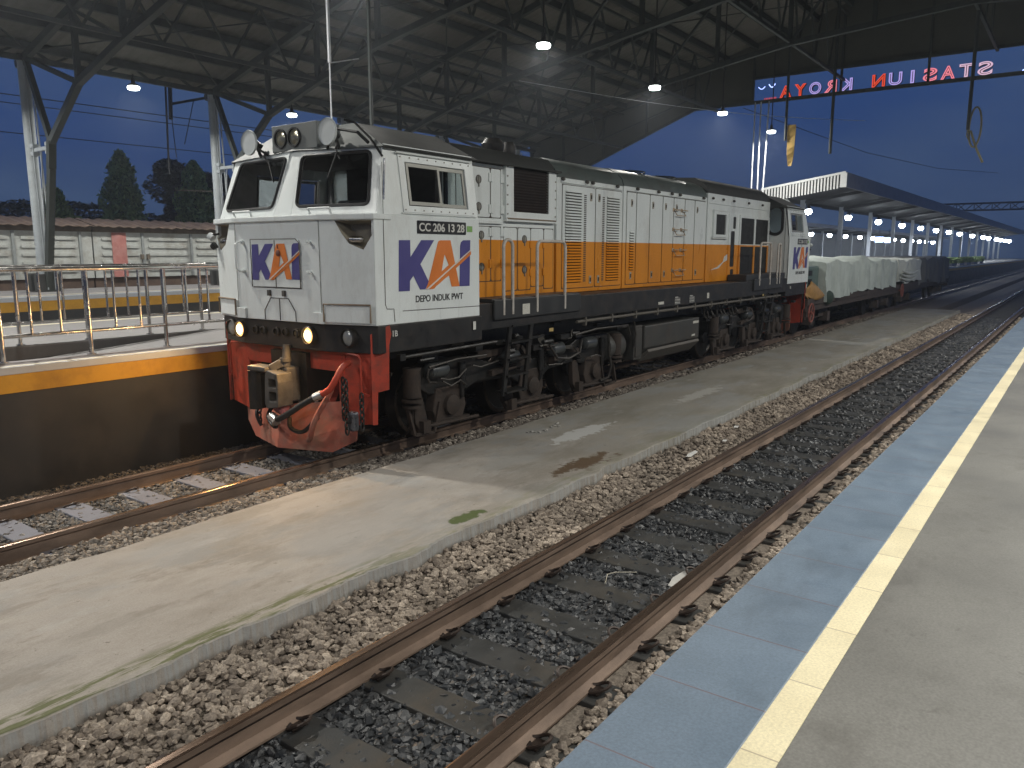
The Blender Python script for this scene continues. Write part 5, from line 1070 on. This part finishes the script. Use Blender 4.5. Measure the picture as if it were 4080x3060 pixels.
    MB().tube(bez([(5.5, 6.08, 1.10), (5.40, 6.07, 1.06), (5.33, 6.09, .95), (5.30, 6.16, .84), (5.27, 6.27, .775)]), .034, 10).build('red_air_pipe', RED, s, smooth=True)
    hs = MB().tube(bez([(5.26, 6.30, .765), (5.20, 6.48, .66), (5.15, 6.65, .55), (5.17, 6.84, .47), (5.24, 6.98, .46)]), .033, 10).build('air_hose', RUBBER, s, smooth=True)
    MB().cyl((5.28, 6.25, .785), (5.245, 6.335, .745), .044, 12).cyl((5.18, 6.88, .43), (5.2, 7.0, .48), .05, 8).build('hose_fitting', ALU, hs, smooth=True)
    MB().tube(bez([(5.40, 7.15, .60), (5.28, 7.16, .46), (5.25, 7.05, .36), (5.22, 6.95, .36)]), .022, 8).tube(bez([(5.45, 7.42, .62), (5.32, 7.42, .45), (5.33, 7.36, .30)]), .02, 8).tube(bez([(5.36, 6.9, .44), (5.28, 6.78, .36), (5.3, 6.6, .34), (5.38, 6.45, .5)]), .024, 8).build('hanging_hose', GREASE, s, smooth=True)
    MB().tube(bez([(5.45, 6.30, .80), (5.30, 6.40, .50), (5.32, 6.52, .28), (5.36, 6.60, .24)]), .03, 8).build('hanging_hose', REDDUSTY, s, smooth=True)
    for x_, y_, zt_, nl in ((5.34, 5.96, .92, 9), (5.37, 6.03, .93, 7), (5.42, 5.82, .78, 6), (5.40, 7.48, .52, 4)):
        m = MB()
        for k in range(nl):
            zc_ = zt_ - k * .062; r_ = []
            for j in range(13):
                a = 2 * math.pi * j / 12; e1, e2 = .024 * math.cos(a), .042 * math.sin(a)
                r_.append((x_ + (e1 if k % 2 else 0), y_ + (0 if k % 2 else e1), zc_ + e2))
            m.tube(r_, .010, 5, cap=False)
        m.build('chain', GREASE, s, smooth=True)
    MB().box(5.36, 5.44, 5.88, 5.99, .42, .62).build('chain_clevis', M('scuffed_steel', (.16, .17, .19), .35, .6, var=.4, scale=20), s, bevel=.02)
    MB().tube([(5.36, 7.0, .62), (5.30, 6.95, .55), (5.28, 6.9, .50)], [.06, .09, .02], 8).build('light_plough_piece', M('light_plough_pink', (.50, .17, .16), .6), s, smooth=True)  # added pink piece for the lighter red of the plough under the hose
def thing_part(name, parent):
    o = bpy.data.objects.new(name, None); COL.objects.link(o); o.parent = parent; WL[o.name] = WL[parent.name]; o.empty_display_size = .05
    return o
before = set(loco.children)
cab(loco)
near = [o for o in loco.children if o not in before]
def rot_copy(o, parent, extra):
    c = o.copy(); COL.objects.link(c); c.parent = parent
    if extra: c.rotation_euler = (0, 0, math.pi) if o.type != 'LIGHT' else o.rotation_euler
    for ch in o.children:
        if ch.type != 'LIGHT': rot_copy(ch, c, False)
    return c
for o in near: rot_copy(o, loco, True)
# the far end is unlit
dark_glass = M('off_headlight_glass', (.5, .5, .48), .1, .8)

# hood
def hood(x0, x1, y, zlo, zsh, ztop, name, roofm, bevel=.01, body=LIVERY):
    d = CY - y
    b = MB().box(x0, x1, y, CY + d, zlo, zsh).build(name, body, loco, bevel=bevel)
    pr = [(y - .004, zsh - .015), (y + .03, zsh + .09), (y + .12, zsh + .19), (y + .30, ztop - .03), (CY, ztop)]
    pr = pr + [(2 * CY - a, c) for a, c in pr[-2::-1]]
    MB().extx(pr, x0 - .005, x1 + .005).build('hood_roof', roofm, b, smooth=True)
    return b
ZD = 1.631
hA = hood(7.22, 9.63, HY, ZD, 3.33, 3.56, 'electrical_compartment', DARKROOF)
hB = hood(9.66, 11.63, HY - .02, ZD, 3.295, 3.60, 'engine_hood', GROOFM)
hC = hood(11.665, 15.12, HY - .02, ZD, 3.305, 3.615, 'engine_hood', GROOFM)
hD = hood(15.15, 18.90, HY - .035, ZD, 3.40, 3.72, 'radiator_compartment', DARKROOF)
MB().box(9.63, 9.66, HY + .03, 2 * CY - HY - .03, ZD, 3.3).box(11.63, 11.665, HY + .03, 2 * CY - HY - .03, ZD, 3.3).box(15.12, 15.15, HY + .03, 2 * CY - HY - .03, ZD, 3.3).build('joint_strip', RUBBER, loco)
MB().box(7.3, 9.66, HY - .10, HY + .05, 3.325, 3.35).build('drip_roof_edge', DARKROOF, hA)
SEAM = M('dark_seam', (.06, .05, .04), .8)
def door(parent, x0, x1, z0, z1, y, name='hood_door', lou=None, vent=None, latch=(), proud=.010):
    d = MB().prism(rrect(x0, x1, z0, z1, .03, 3), lambda x, z: (x, y - proud, z), lambda x, z: (x, y + .002, z)).build(name, LIVERY, parent, bevel=.003)
    # the dark gap round the door
    MB().panel((0, y - .0025, 0), (1, 0, 0), (0, 0, 1), [(x0 - .010, z0 - .010), (x1 + .010, z0 - .010), (x1 + .010, z1 + .010), (x0 - .010, z1 + .010)], [rrect(x0 - .001, x1 + .001, z0 - .001, z1 + .001, .028, 3)], .001).build('door_gap', SEAM, parent)
    if lou:
        m = MB()
        for (a, b, za, zb, n) in lou:
            for k in range(n):
                z = zb - (zb - za) * (k + .5) / n; h = (zb - za) / n * .62
                m.prism([(y - proud - .002, z + h * .5), (y - proud - .028, z - h * .42), (y - proud - .024, z - h * .5), (y - proud - .002, z - h * .36)], lambda yy, zz: (a, yy, zz), lambda yy, zz: (b, yy, zz))
        m.build('louvres', LIVERY, d)
        m = MB()
        for (a, b, za, zb, n) in lou:
            for k in range(n):
                z = zb - (zb - za) * (k + .5) / n; h = (zb - za) / n * .62; m.box(a + .01, b - .01, y - proud - .003, y - proud - .0005, z - h * .95, z - h * .40)
        m.build('louvre_slots', SEAM, d)
    if vent:
        m = MB(); a, b, za, zb, n = vent
        for k in range(n): z = zb - (zb - za) * (k + .5) / n; m.box(a, b, y - proud - .003, y - proud - .0005, z - (zb - za) / n * .28, z + (zb - za) / n * .28)
        m.build('fine_vents', SEAM, d)
    for x, z in latch:
        l_ = MB().prism(rrect(x - .03, x + .03, z - .06, z + .06, .012, 2), lambda a, b: (a, y - proud - .006, b), lambda a, b: (a, y - proud, b)).build('latch_plate', M('latch_paint', (.36, .33, .27), .5), d)
        MB().box(x - .012, x + .012, y - proud - .016, y - proud - .006, z - .03, z + .03).build('latch_handle', SEAM, l_)
    return d
yB = HY - .02
door(hB, 9.80, 10.70, 1.70, 3.185, yB, lou=[(9.868, 10.33, 1.78, 3.12, 32)], vent=(10.395, 10.465, 1.78, 3.08, 46), latch=((10.60, 3.05), (10.60, 1.81)))
door(hB, 10.755, 11.575, 1.70, 3.185, yB, lou=[(11.09, 11.51, 1.78, 3.10, 32)], vent=(10.955, 11.02, 1.78, 3.08, 46), latch=((10.85, 3.05), (10.85, 1.81)))
xs_ = [(11.77, 12.08), (12.12, 12.58), (12.62, 13.09), (13.13, 13.55), (13.59, 14.04), (14.08, 14.50), (14.54, 15.02)]
for i, (a, b) in enumerate(xs_):
    lt = ((a + (.16 if i == 0 else .10), 3.03), (a + (.16 if i == 0 else .10), 1.84)) if i in (0, 2, 3, 6) else ()
    if i == 4: lt = ((a + .1, 3.03),)
    door(hC, a, b, 1.70, 3.20, yB, lou=[(11.87, 12.03, 1.93, 2.58, 15)] if i == 0 else None, latch=lt)
for z in (2.99, 2.64, 2.27, 1.90):
    m = MB()
    for x in (13.66, 14.0): m.tube([(x - .09, yB - .012, z), (x - .09, yB - .06, z), (x - .06, yB - .07, z), (x + .06, yB - .07, z), (x + .09, yB - .06, z), (x + .09, yB - .012, z)], .009, 6).box(x - .13, x - .05, yB - .02, yB - .01, z - .03, z + .03)
    m.tube([(13.62, yB - .012, z - .02), (13.62, yB - .06, z - .10), (14.0, yB - .06, z - .10), (14.0, yB - .012, z - .02)], .008, 6)
    m.build('hood_step', M('step_paint', (.42, .32, .22), .5, var=.3), hC, smooth=True)
for x in (9.78, 10.45, 10.62, 11.40): MB().tube([(x, yB - .004, 3.27), (x, yB - .035, 3.26), (x, yB - .05, 3.245)], [.022, .03, .018], 8).build('lifting_lug', GREYCAST, hB, smooth=True)
for x in (12.1, 12.9, 13.45, 13.8, 14.9): MB().tube([(x, yB - .004, 3.275), (x, yB - .035, 3.265), (x, yB - .05, 3.25)], [.022, .03, .018], 8).build('lifting_lug', GREYCAST, hC, smooth=True)
MB().tube([(9.75, yB - .01, 3.215), (11.58, yB - .01, 3.215)], .008, 6).build('rain_strip', LIVERY, hB); MB().tube([(11.76, yB - .01, 3.222), (15.05, yB - .01, 3.222)], .008, 6).build('rain_strip', LIVERY, hC)
m = MB()
for x, zz in ((13.0, 3.625), (14.3, 3.625)):
    for a in range(20): m.tube([(x + .42 * math.cos(t_ * .314 + a * .314), 7.0 + .42 * math.sin(t_ * .314 + a * .314), zz + .015) for t_ in range(2)], .012, 4)
    for a in range(4): m.cyl((x - .4, 6.75 + a * .16, zz + .02), (x + .4, 6.75 + a * .16, zz + .02), .010, 4)
m.build('exhaust_guard', DARKROOF, hC)
# electrical compartment doors
yA = HY
for a, b, z0, z1 in ((7.45, 8.115, 2.665, 3.27), (8.135, 8.34, 2.665, 3.27), (7.45, 8.115, 1.86, 2.545), (8.135, 8.34, 1.86, 2.545), (8.41, 8.70, 1.72, 2.545), (8.73, 9.02, 1.72, 2.545), (9.035, 9.34, 1.76, 2.545), (9.36, 9.59, 1.72, 2.545)): door(hA, a, b, z0, z1, yA, proud=.006)
MB().box(7.45, 8.35, yA - .035, yA, 2.585, 2.625).box(8.40, 9.60, yA - .06, yA, 2.625, 2.665).build('ledge_strip', LIVERY, hA, bevel=.004)
MB().tube([(8.42, yA - .055, 2.66), (9.58, yA - .055, 2.66)], .012, 6).build('rusted_gutter', M('rust_stained_frame', (.22, .17, .12), .7, var=.3, scale=20), hA)
for x, z in ((7.88, 3.12), (7.88, 2.79), (7.93, 2.44), (7.93, 2.04), (8.875, 2.40), (8.875, 1.99)):
    l_ = MB().tube([(x, yA - .006, z), (x, yA - .012, z), (x, yA - .012, z), (x, yA - .008, z)], [.055, .055, .042, .04], 18, cap=False).build('round_latch', GREYCAST, hA, smooth=True)
    MB().cyl((x, yA - .004, z), (x, yA - .014, z), .036, 14).box(x - .007, x + .007, yA - .02, yA - .01, z - .09, z + .05).build('latch_bolt', M('latch_inner', (.24, .23, .20), .5), l_)
for x in (8.125, 8.375):
    for z in (3.16, 2.77, 2.48, 2.08): MB().box(x - .045, x - .008, yA - .022, yA - .004, z - .055, z + .055).box(x + .008, x + .045, yA - .022, yA - .004, z - .055, z + .055).cyl((x, yA - .018, z - .05), (x, yA - .018, z + .05), .010, 8).build('hinge', LIVERY, hA, bevel=.003)
for x in (9.03, 9.35):
    for z in (2.33, 1.95): MB().box(x - .03, x + .03, yA - .02, yA - .004, z - .05, z + .05).build('hinge', LIVERY, hA, bevel=.003)
# grille with frame
fr = MB().panel((0, yA - .05, 0), (1, 0, 0), (0, 0, 1), [(8.40, 2.665), (9.60, 2.665), (9.60, 3.36), (8.40, 3.36)], [[(8.575, 2.752), (9.41, 2.752), (9.41, 3.345), (8.575, 3.345)]], .055).build('intake_frame', LIVERY, hA, bevel=.006)
m = MB().box(8.56, 9.42, yA - .008, yA - .002, 2.74, 3.35)
for k in range(16): z = 2.765 + k * .037; m.prism([(yA - .012, z), (yA - .032, z - .018), (yA - .030, z - .022), (yA - .010, z - .006)], lambda a, b: (8.575, a, b), lambda a, b: (9.41, a, b))
m.build('intake_slats', M('brown_intake_slats', (.05, .028, .020), .6, var=.3, scale=9, dirt=(.13, .06, .035), damt=.7), fr)
m = MB()
for k in range(42): x = 8.58 + k * .02; m.box(x, x + .004, yA - .040, yA - .036, 2.752, 3.345)
m.build('intake_mesh', GREASE, fr)
m = MB()
for k in range(6):
    for x in (8.43, 9.57): m.cyl((x, yA - .05, 2.72 + .12 * k), (x, yA - .06, 2.72 + .12 * k), .012, 6)
m.build('bolts', M('bolt_paint', (.34, .33, .29), .5), fr)
# radiator side
yD = HY - .035; GD = M('black_radiator_grille', (.012, .012, .012), .6)
wf = MB().panel((0, yD - .04, 0), (1, 0, 0), (0, 0, 1), [(15.40, 2.53), (16.17, 2.53), (16.17, 3.05), (15.40, 3.05)], [[(15.52, 2.585), (16.06, 2.585), (16.06, 2.985), (15.52, 2.985)]], .045).tube([(15.38, yD - .03, 3.06), (16.22, yD - .03, 3.06)], .018, 6).tube([(15.38, yD - .03, 2.51), (16.17, yD - .03, 2.51)], .016, 6).build('side_vent_frame', LIVERY, hD, bevel=.004)
MB().box(15.5, 16.08, yD - .015, yD - .005, 2.57, 3.0).build('side_vent_mesh', GD, wf)
pl_ = MB().panel((0, yD - .012, 0), (1, 0, 0), (0, 0, 1), [(16.30, 1.70), (16.78, 1.70), (16.78, 3.03), (16.30, 3.03)], [rrect(16.53, 16.70, 2.72, 2.97, .03, 2), rrect(16.42, 16.66, 1.92, 2.67, .04, 2), rrect(16.46, 16.66, 1.74, 1.87, .03, 2)], .012).build('vent_panel', LIVERY, hD)
MB().box(16.35, 16.75, yD - .0015, yD - .0005, 1.71, 3.0).build('vent_back', GD, pl_)
rg = MB().panel((0, yD - .02, 0), (1, 0, 0), (0, 0, 1), [(16.92, 1.72), (18.86, 1.72), (18.86, 3.03), (16.92, 3.03)], [rrect(17.0, 17.83, 2.40, 2.965, .02, 2), rrect(17.93, 18.78, 2.40, 2.965, .02, 2), rrect(17.0, 17.83, 1.75, 2.35, .02, 2), rrect(17.93, 18.78, 1.75, 2.35, .02, 2)], .02).build('radiator_frame', LIVERY, hD)
m = MB().box(16.95, 18.84, yD - .004, yD - .001, 1.73, 3.02)
for k in range(62): z = 1.76 + k * .02; m.box(16.98, 18.82, yD - .010, yD - .007, z, z + .006)
m.build('radiator_grille', GD, rg)
MB().panel((0, yD - .003, 0), (1, 0, 0), (0, 0, 1), [(15.38, 1.868), (15.75, 1.93), (16.05, 2.03), (16.12, 2.14), (16.29, 2.19), (16.29, 2.06), (16.08, 2.02), (15.83, 1.90)], [], .002).build('white_flash_mark', TXTW, hD)
for x in (15.35, 15.9, 16.5, 17.4, 18.3): MB().tube([(x, yD - .004, 3.30), (x, yD - .03, 3.29), (x, yD - .045, 3.275)], [.02, .028, .016], 8).build('lifting_lug', GREYCAST, hD, smooth=True)
MB().tube([(15.2, yD - .008, 3.19), (18.88, yD - .008, 3.19)], .006, 6).build('rain_strip', LIVERY, hD)
# horns / extractor on the electrical compartment roof
for x, y, r_ in ((9.1, 6.95, .15), (9.55, 7.0, .10)):
    MB().tube([(x, y, 3.50), (x, y, 3.60), (x, y, 3.72), (x, y, 3.80)], [r_ * .5, r_, r_ * 1.1, r_ * .7], 14).build('roof_ventilator', BLACK, hA, smooth=True)
MB().box(7.9, 9.2, 6.7, 7.4, 3.55, 3.60).build('roof_box', DARKROOF, hA, bevel=.02)

# frame, deck, steps
MB().box(7.245, 18.955, 5.745, 8.345, 1.31, 1.625).build('frame_sill', BLACK, loco, bevel=.008)
MB().box(6.2, 20.0, 6.2, 7.9, 1.05, 1.31).build('centre_frame', GREASE, loco)
for bb in ((7.50, 9.49, 5.705, 5.742, 1.42, 1.66), (7.50, 9.49, 5.742, 6.1, 1.626, 1.672), (16.6, 18.5, 5.705, 5.742, 1.42, 1.66), (16.3, 18.9, 5.78, 6.19, 1.626, 1.76)): MB().box(*bb).build('step_well_box', M('dark_step_box', (.03, .031, .031), .45, var=.2), loco, bevel=.01)
def handrail(x0, x1, zt_, y=5.715, zb_=1.47, r_=.021):
    w_ = min(.09, (x1 - x0) / 2 - .005); c = []
    for k in range(7): a = math.pi / 2 * k / 6; c.append((x0 + w_ - w_ * math.cos(a), y, zt_ - w_ + w_ * math.sin(a)))
    d_ = [(x0 + x1 - p[0], y, p[2]) for p in c][::-1]
    MB().tube([(x0, y, zb_)] + c + d_ + [(x1, y, zb_)], r_, 10).build('handrail', HANDR, loco, smooth=True)
handrail(7.69, 7.875, 2.375); handrail(8.41, 9.08, 2.365); handrail(16.92, 17.60, 2.43, zb_=1.52); handrail(18.09, 18.28, 2.42, zb_=1.52)
def ladder(x0, x1):
    l_ = MB().bar((x0, 5.76, 1.42), (x0, 5.88, .42), .035, .07).bar((x1, 5.76, 1.42), (x1, 5.88, .42), .035, .07).build('step_ladder', BLACK, loco)
    for k in range(5): z = 1.32 - .215 * k; yy = 5.76 + (1.42 - z) * .12; MB().box(x0, x1, yy - .05, yy + .14, z - .012, z + .012).build('tread', GREASE, l_)
ladder(7.90, 8.36); ladder(17.65, 18.1)
m = MB().tube([(9.5, 5.775, 1.255), (18.6, 5.775, 1.235)], .022, 8)
for k in range(12): m.box(9.7 + k * .78, 9.74 + k * .78, 5.75, 5.80, 1.19, 1.32)
m.build('side_pipe', M('dusty_pipe', (.10, .09, .075), .6), loco)
MB().tube([(5.95, 5.76, 1.13), (7.6, 5.76, 1.15)], .02, 8).box(5.9, 5.98, 5.73, 5.79, 1.10, 1.17).build('side_pipe', GREASE, loco)
def tagp(x, z, w_, h_, mat, name='data_tag', y=5.7435): return MB().box(x - w_ / 2, x + w_ / 2, y - .003, y, z - h_ / 2, z + h_ / 2).build(name, mat, loco)
TAGM = M('printed_tag', (.55, .54, .48), .5, var=.35, scale=60)
tagp(12.15, 1.385, .21, .045, TAGM); tagp(14.17, 1.425, .10, .10, TAGM); tagp(8.15, 1.52, .16, .13, TAGM, y=5.703); tagp(8.82, 1.20, .10, .045, M('yellow_tag', (.45, .33, .12), .5, var=.3, scale=60), y=5.76); tagp(17.3, 1.30, .08, .04, M('yellow_tag', (.45, .33, .12), .5))
for x in (12.80, 13.42):
    t_ = tagp(x, 1.40, .22, .14, BLACK, 'data_table'); m = MB()
    for k in range(5): m.box(x - .105 + k * .0525 - .002, x - .105 + k * .0525 + .002, 5.7385, 5.7402, 1.34, 1.44)
    for k in range(3): m.box(x - .107, x + .107, 5.7385, 5.7402, 1.34 + k * .05 - .002, 1.34 + k * .05 + .002)
    for k in range(4):
        for j in range(2): m.box(x - .095 + k * .0525, x - .07 + k * .0525, 5.7385, 5.7402, 1.355 + j * .05, 1.372 + j * .05)
    m.box(x - .1, x + .02, 5.7385, 5.7402, 1.452, 1.463); m.build('table_marking', TXTW, t_)
# fuel tank, boxes, reservoirs
DG = M('dark_grey_tank_paint', (.052, .052, .047), .5, var=.2, scale=2, dirt=(.08, .06, .045), damt=.5)
tk = MB().extx([(5.95, 1.0), (5.95, .62), (6.12, .42), (7.97, .42), (8.14, .62), (8.14, 1.0)], 12.0, 14.3).build('fuel_tank', DG, loco, bevel=.02)
MB().extx([(5.92, .60), (5.90, .56), (6.08, .38), (6.14, .42)], 12.05, 14.2).build('tank_lip', M('dusty_tank_lip', (.12, .11, .095), .7, var=.2), tk)
MB().box(14.0, 14.25, 5.944, 5.949, .90, .945).box(13.95, 14.1, 5.944, 5.949, .665, .70).build('tank_tag', TAGM, tk)
MB().box(11.66, 11.96, 5.98, 6.5, .45, 1.02).box(11.70, 11.92, 5.96, 5.98, .5, .97).build('battery_box', DG, loco, bevel=.01)
for zz, yy in ((.74, 6.16),):
    MB().tube([(10.78, yy, zz), (10.82, yy, zz), (11.30, yy, zz), (11.38, yy, zz), (11.42, yy, zz)], [.12, .22, .23, .18, .05], 24).build('air_reservoir', DG, loco, smooth=True)
PIPE = M('dusty_pipe2', (.045, .04, .034), .45, .3, var=.3, scale=10)
pipes = [([(14.45 + k * .22, 5.95 + .05 * (k % 3), 1.25), (14.5 + k * .22, 5.93, 1.0 - .05 * (k % 2)), (14.65 + k * .22, 5.95, .95)], .018) for k in range(9)]
pipes += [([(9.6, 5.86, 1.06), (10.2, 5.85, 1.10), (11.2, 5.86, 1.08), (11.3, 5.86, .92)], .016), ([(10.62, 5.88, .98), (10.64, 5.88, .70), (10.72, 5.88, .48), (10.66, 5.90, .30), (10.5, 5.95, .27)], .022), ([(8.9, 5.84, .98), (9.1, 5.84, .78), (9.4, 5.84, .74), (9.7, 5.84, .80), (9.75, 5.84, .98)], .018), ([(11.45, 5.88, 1.12), (11.52, 5.88, .92), (11.48, 5.88, .70)], .02)]
pipes += [([(6.55, 5.84, .96), (6.45, 5.84, .93), (6.43, 5.84, .86), (6.46, 5.84, .79), (6.58, 5.84, .77)], .014), ([(6.46, 5.84, .96), (6.95, 5.84, 1.0), (7.5, 5.84, .99)], .013)]
for pp, r_ in pipes: MB().tube(pp, r_, 7).build('air_pipe', PIPE, loco, smooth=True)
# bogies
def bogie(cx):
    b = MB()
    out = [(-2.25, .90), (-2.10, .98), (-1.25, .98), (-1.0, .88), (-.70, .80), (.70, .80), (1.0, .88), (1.25, .98), (2.10, .98), (2.25, .90), (2.25, .72), (2.05, .60), (1.35, .58), (1.15, .64), (.45, .60), (.30, .52), (-.30, .52), (-.45, .60), (-1.15, .64), (-1.35, .58), (-2.05, .60), (-2.25, .72)]
    for y0, y1 in ((6.02, 6.14), (7.95, 8.07)): b.prism([(cx + a, c) for a, c in out], lambda x, z: (x, y0, z), lambda x, z: (x, y1, z))
    b.box(cx - 1.1, cx - .8, 6.1, 8.0, .6, .85).box(cx + .8, cx + 1.1, 6.1, 8.0, .6, .85)
    bo = b.build('bogie_frame', GREASE, loco, bevel=.015)
    for ax in (-1.70, 0, 1.70):
        x = cx + ax
        for yy, sd in ((6.535, -1), (7.555, 1)):
            wv = MB().tube([(x, yy - sd * .065, .457), (x, yy + sd * .06, .457), (x, yy + sd * .062, .457), (x, yy + sd * .04, .457), (x, yy + sd * .03, .457), (x, yy + sd * .05, .457), (x, yy + sd * .10, .457)], [.482, .457, .40, .38, .20, .14, .12], 40).build('wheel', GREASE, bo, smooth=True)
            MB().tube([(x, yy + sd * .0605, .457), (x, yy + sd * .0640, .457), (x, yy + sd * .064, .457), (x, yy + sd * .06, .457)], [.452, .447, .408, .404], 40, cap=False).build('tyre_face', M('worn_tyre_face', (.10, .08, .065), .35, .6, var=.3), wv, smooth=True)
            y0 = 6.0 if sd < 0 else 8.09
            ab = MB().prism([(x - .24, .66), (x - .30, .40), (x - .24, .26), (x + .24, .26), (x + .30, .40), (x + .24, .66)], lambda a, c: (a, y0, c), lambda a, c: (a, y0 - sd * .14, c)).build('axle_box', RUSTY, bo, bevel=.015)
            MB().tube([(x, y0, .44), (x, y0 + sd * .05, .44), (x, y0 + sd * .07, .44)], [.125, .12, .07], 16).box(x - .33, x + .33, y0 - .03, y0 + .03, .22, .27).build('axle_cap', RUSTY, ab, smooth=True)
            MB().cyl((x + .20, y0 + sd * .02, .62), (x + .20, y0 + sd * .02, .93), .045, 10).cyl((x + .20, y0 + sd * .02, .50), (x + .20, y0 + sd * .02, .64), .028, 8).build('damper', GREASE, bo, smooth=True)
            MB().prism([(x - .62, .72), (x - .50, .72), (x - .40, .40), (x - .36, .20), (x - .48, .16), (x - .58, .30)], lambda a, c: (a, y0 - sd * .02, c), lambda a, c: (a, y0 - sd * .10, c)).build('brake_hanger', RUSTY, bo, bevel=.01)
            MB().cyl((x - .45, y0 + sd * .02, .25), (x + .5, y0 + sd * .02, .22), .022, 8).box(x - .52, x - .40, y0 - .05, y0 + .05, .18, .32).build('brake_rod', RUSTY, bo)
    for yy in (5.97, 8.12):
        for dx in (-1.98, -.55, .55, 1.45):
            MB().tube([(cx + dx - .16, yy, .885), (cx + dx - .13, yy, .885), (cx + dx + .13, yy, .885), (cx + dx + .18, yy, .885)], [.05, .092, .095, .06], 16).build('brake_cylinder', M('dark_slate_cylinder', (.05, .055, .055), .35, var=.2), bo, smooth=True)
        MB().bar((cx - 1.2, yy + .03, .97), (cx - .3, yy + .03, .99), .05, .09).bar((cx - .95, yy, .72), (cx - .1, yy, .80), .06, .07).bar((cx + .3, yy, .92), (cx + 1.2, yy, .80), .05, .06).bar((cx - .3, yy, 1.0), (cx - .1, yy, .80), .05).bar((cx + .5, yy, .66), (cx + .5, yy, .98), .10, .09).build('brake_rigging', RUSTY, bo)
        for dx in (-1.45, -.30, .30, 1.25, 1.98):
            MB().tube([(cx + dx + .045 * math.cos(k * .9), yy + .05 + .045 * math.sin(k * .9), .62 + .006 * k) for k in range(44)], .009, 5).build('coil_spring', GREASE, bo, smooth=True)
        r_ = np.random.default_rng(int(cx * 10))
        for k in range(9):
            xa = cx + r_.uniform(-2.1, 1.7); za = r_.uniform(.68, 1.05); MB().tube([(xa, yy - .06, za), (xa + .12, yy - .09, za - r_.uniform(-.03, .1)), (xa + .3, yy - .08, za - .02), (xa + r_.uniform(.35, .6), yy - .05, za - r_.uniform(-.1, .25))], .011, 6).build('brake_pipe', PIPE, bo, smooth=True)
    # footsteps and sanding gear at the end
    for s_, xx in ((-1, cx - 2.35), (1, cx + 2.35)):
        MB().cyl((xx, 6.0, .62), (xx, 6.0, .95), .10, 16).cyl((xx, 6.0, .50), (xx, 6.0, .53), .11, 16).cyl((xx, 6.0, .57), (xx, 6.0, .60), .12, 16).build('sand_trap', RUSTY, bo, smooth=True)
        MB().tube([(xx, 6.0, .5), (xx + .04, 6.05, .30), (xx - s_ * .15, 6.25, .12)], .018, 6).bar((xx - .08, 6.0, .5), (xx + .02, 6.0, .18), .05, .03).bar((xx + .02, 6.0, .18), (xx - s_ * .35, 6.0, .16), .05, .03).bar((xx - s_ * .35, 6.0, .16), (xx - s_ * .45, 6.0, .5), .05, .03).build('sand_pipe', RUSTY, bo)
    return bo
bogie(8.70); bogie(17.50)
def gear(x0, x1, n, seed):
    r_ = np.random.default_rng(seed)
    for k in range(n):
        x = r_.uniform(x0, x1); z = r_.uniform(.95, 1.25); l_ = r_.uniform(.06, .28); y = r_.uniform(5.85, 6.1); m = MB()
        if k % 3: m.box(x, x + l_, y, y + .08, z - r_.uniform(.03, .08), z)
        else: m.cyl((x, y, z), (x + l_, y, z), r_.uniform(.02, .05), 8)
        m.build('underframe_fitting', GREASE, loco)
gear(6.0, 11.5, 30, 3); gear(14.4, 20.2, 34, 5)
# ------------------------------------------------------------------ thin night haze around the station
hm = bpy.data.materials.new('thin_haze'); hm.use_nodes = True; t = hm.node_tree; t.nodes.clear()
o_ = t.nodes.new('ShaderNodeOutputMaterial'); pv = t.nodes.new('ShaderNodeVolumePrincipled'); pv.inputs['Color'].default_value = (.80, .88, 1, 1); pv.inputs['Density'].default_value = HAZE; pv.inputs['Anisotropy'].default_value = .55
t.links.new(pv.outputs[0], o_.inputs['Volume'])
hz_ = MB().box(-24, 185, -24, 62, -2.2, 16).build('haze', hm); hz_['kind'] = 'stuff'; hz_['label'] = 'thin bluish night air hanging under and beyond the station roof'
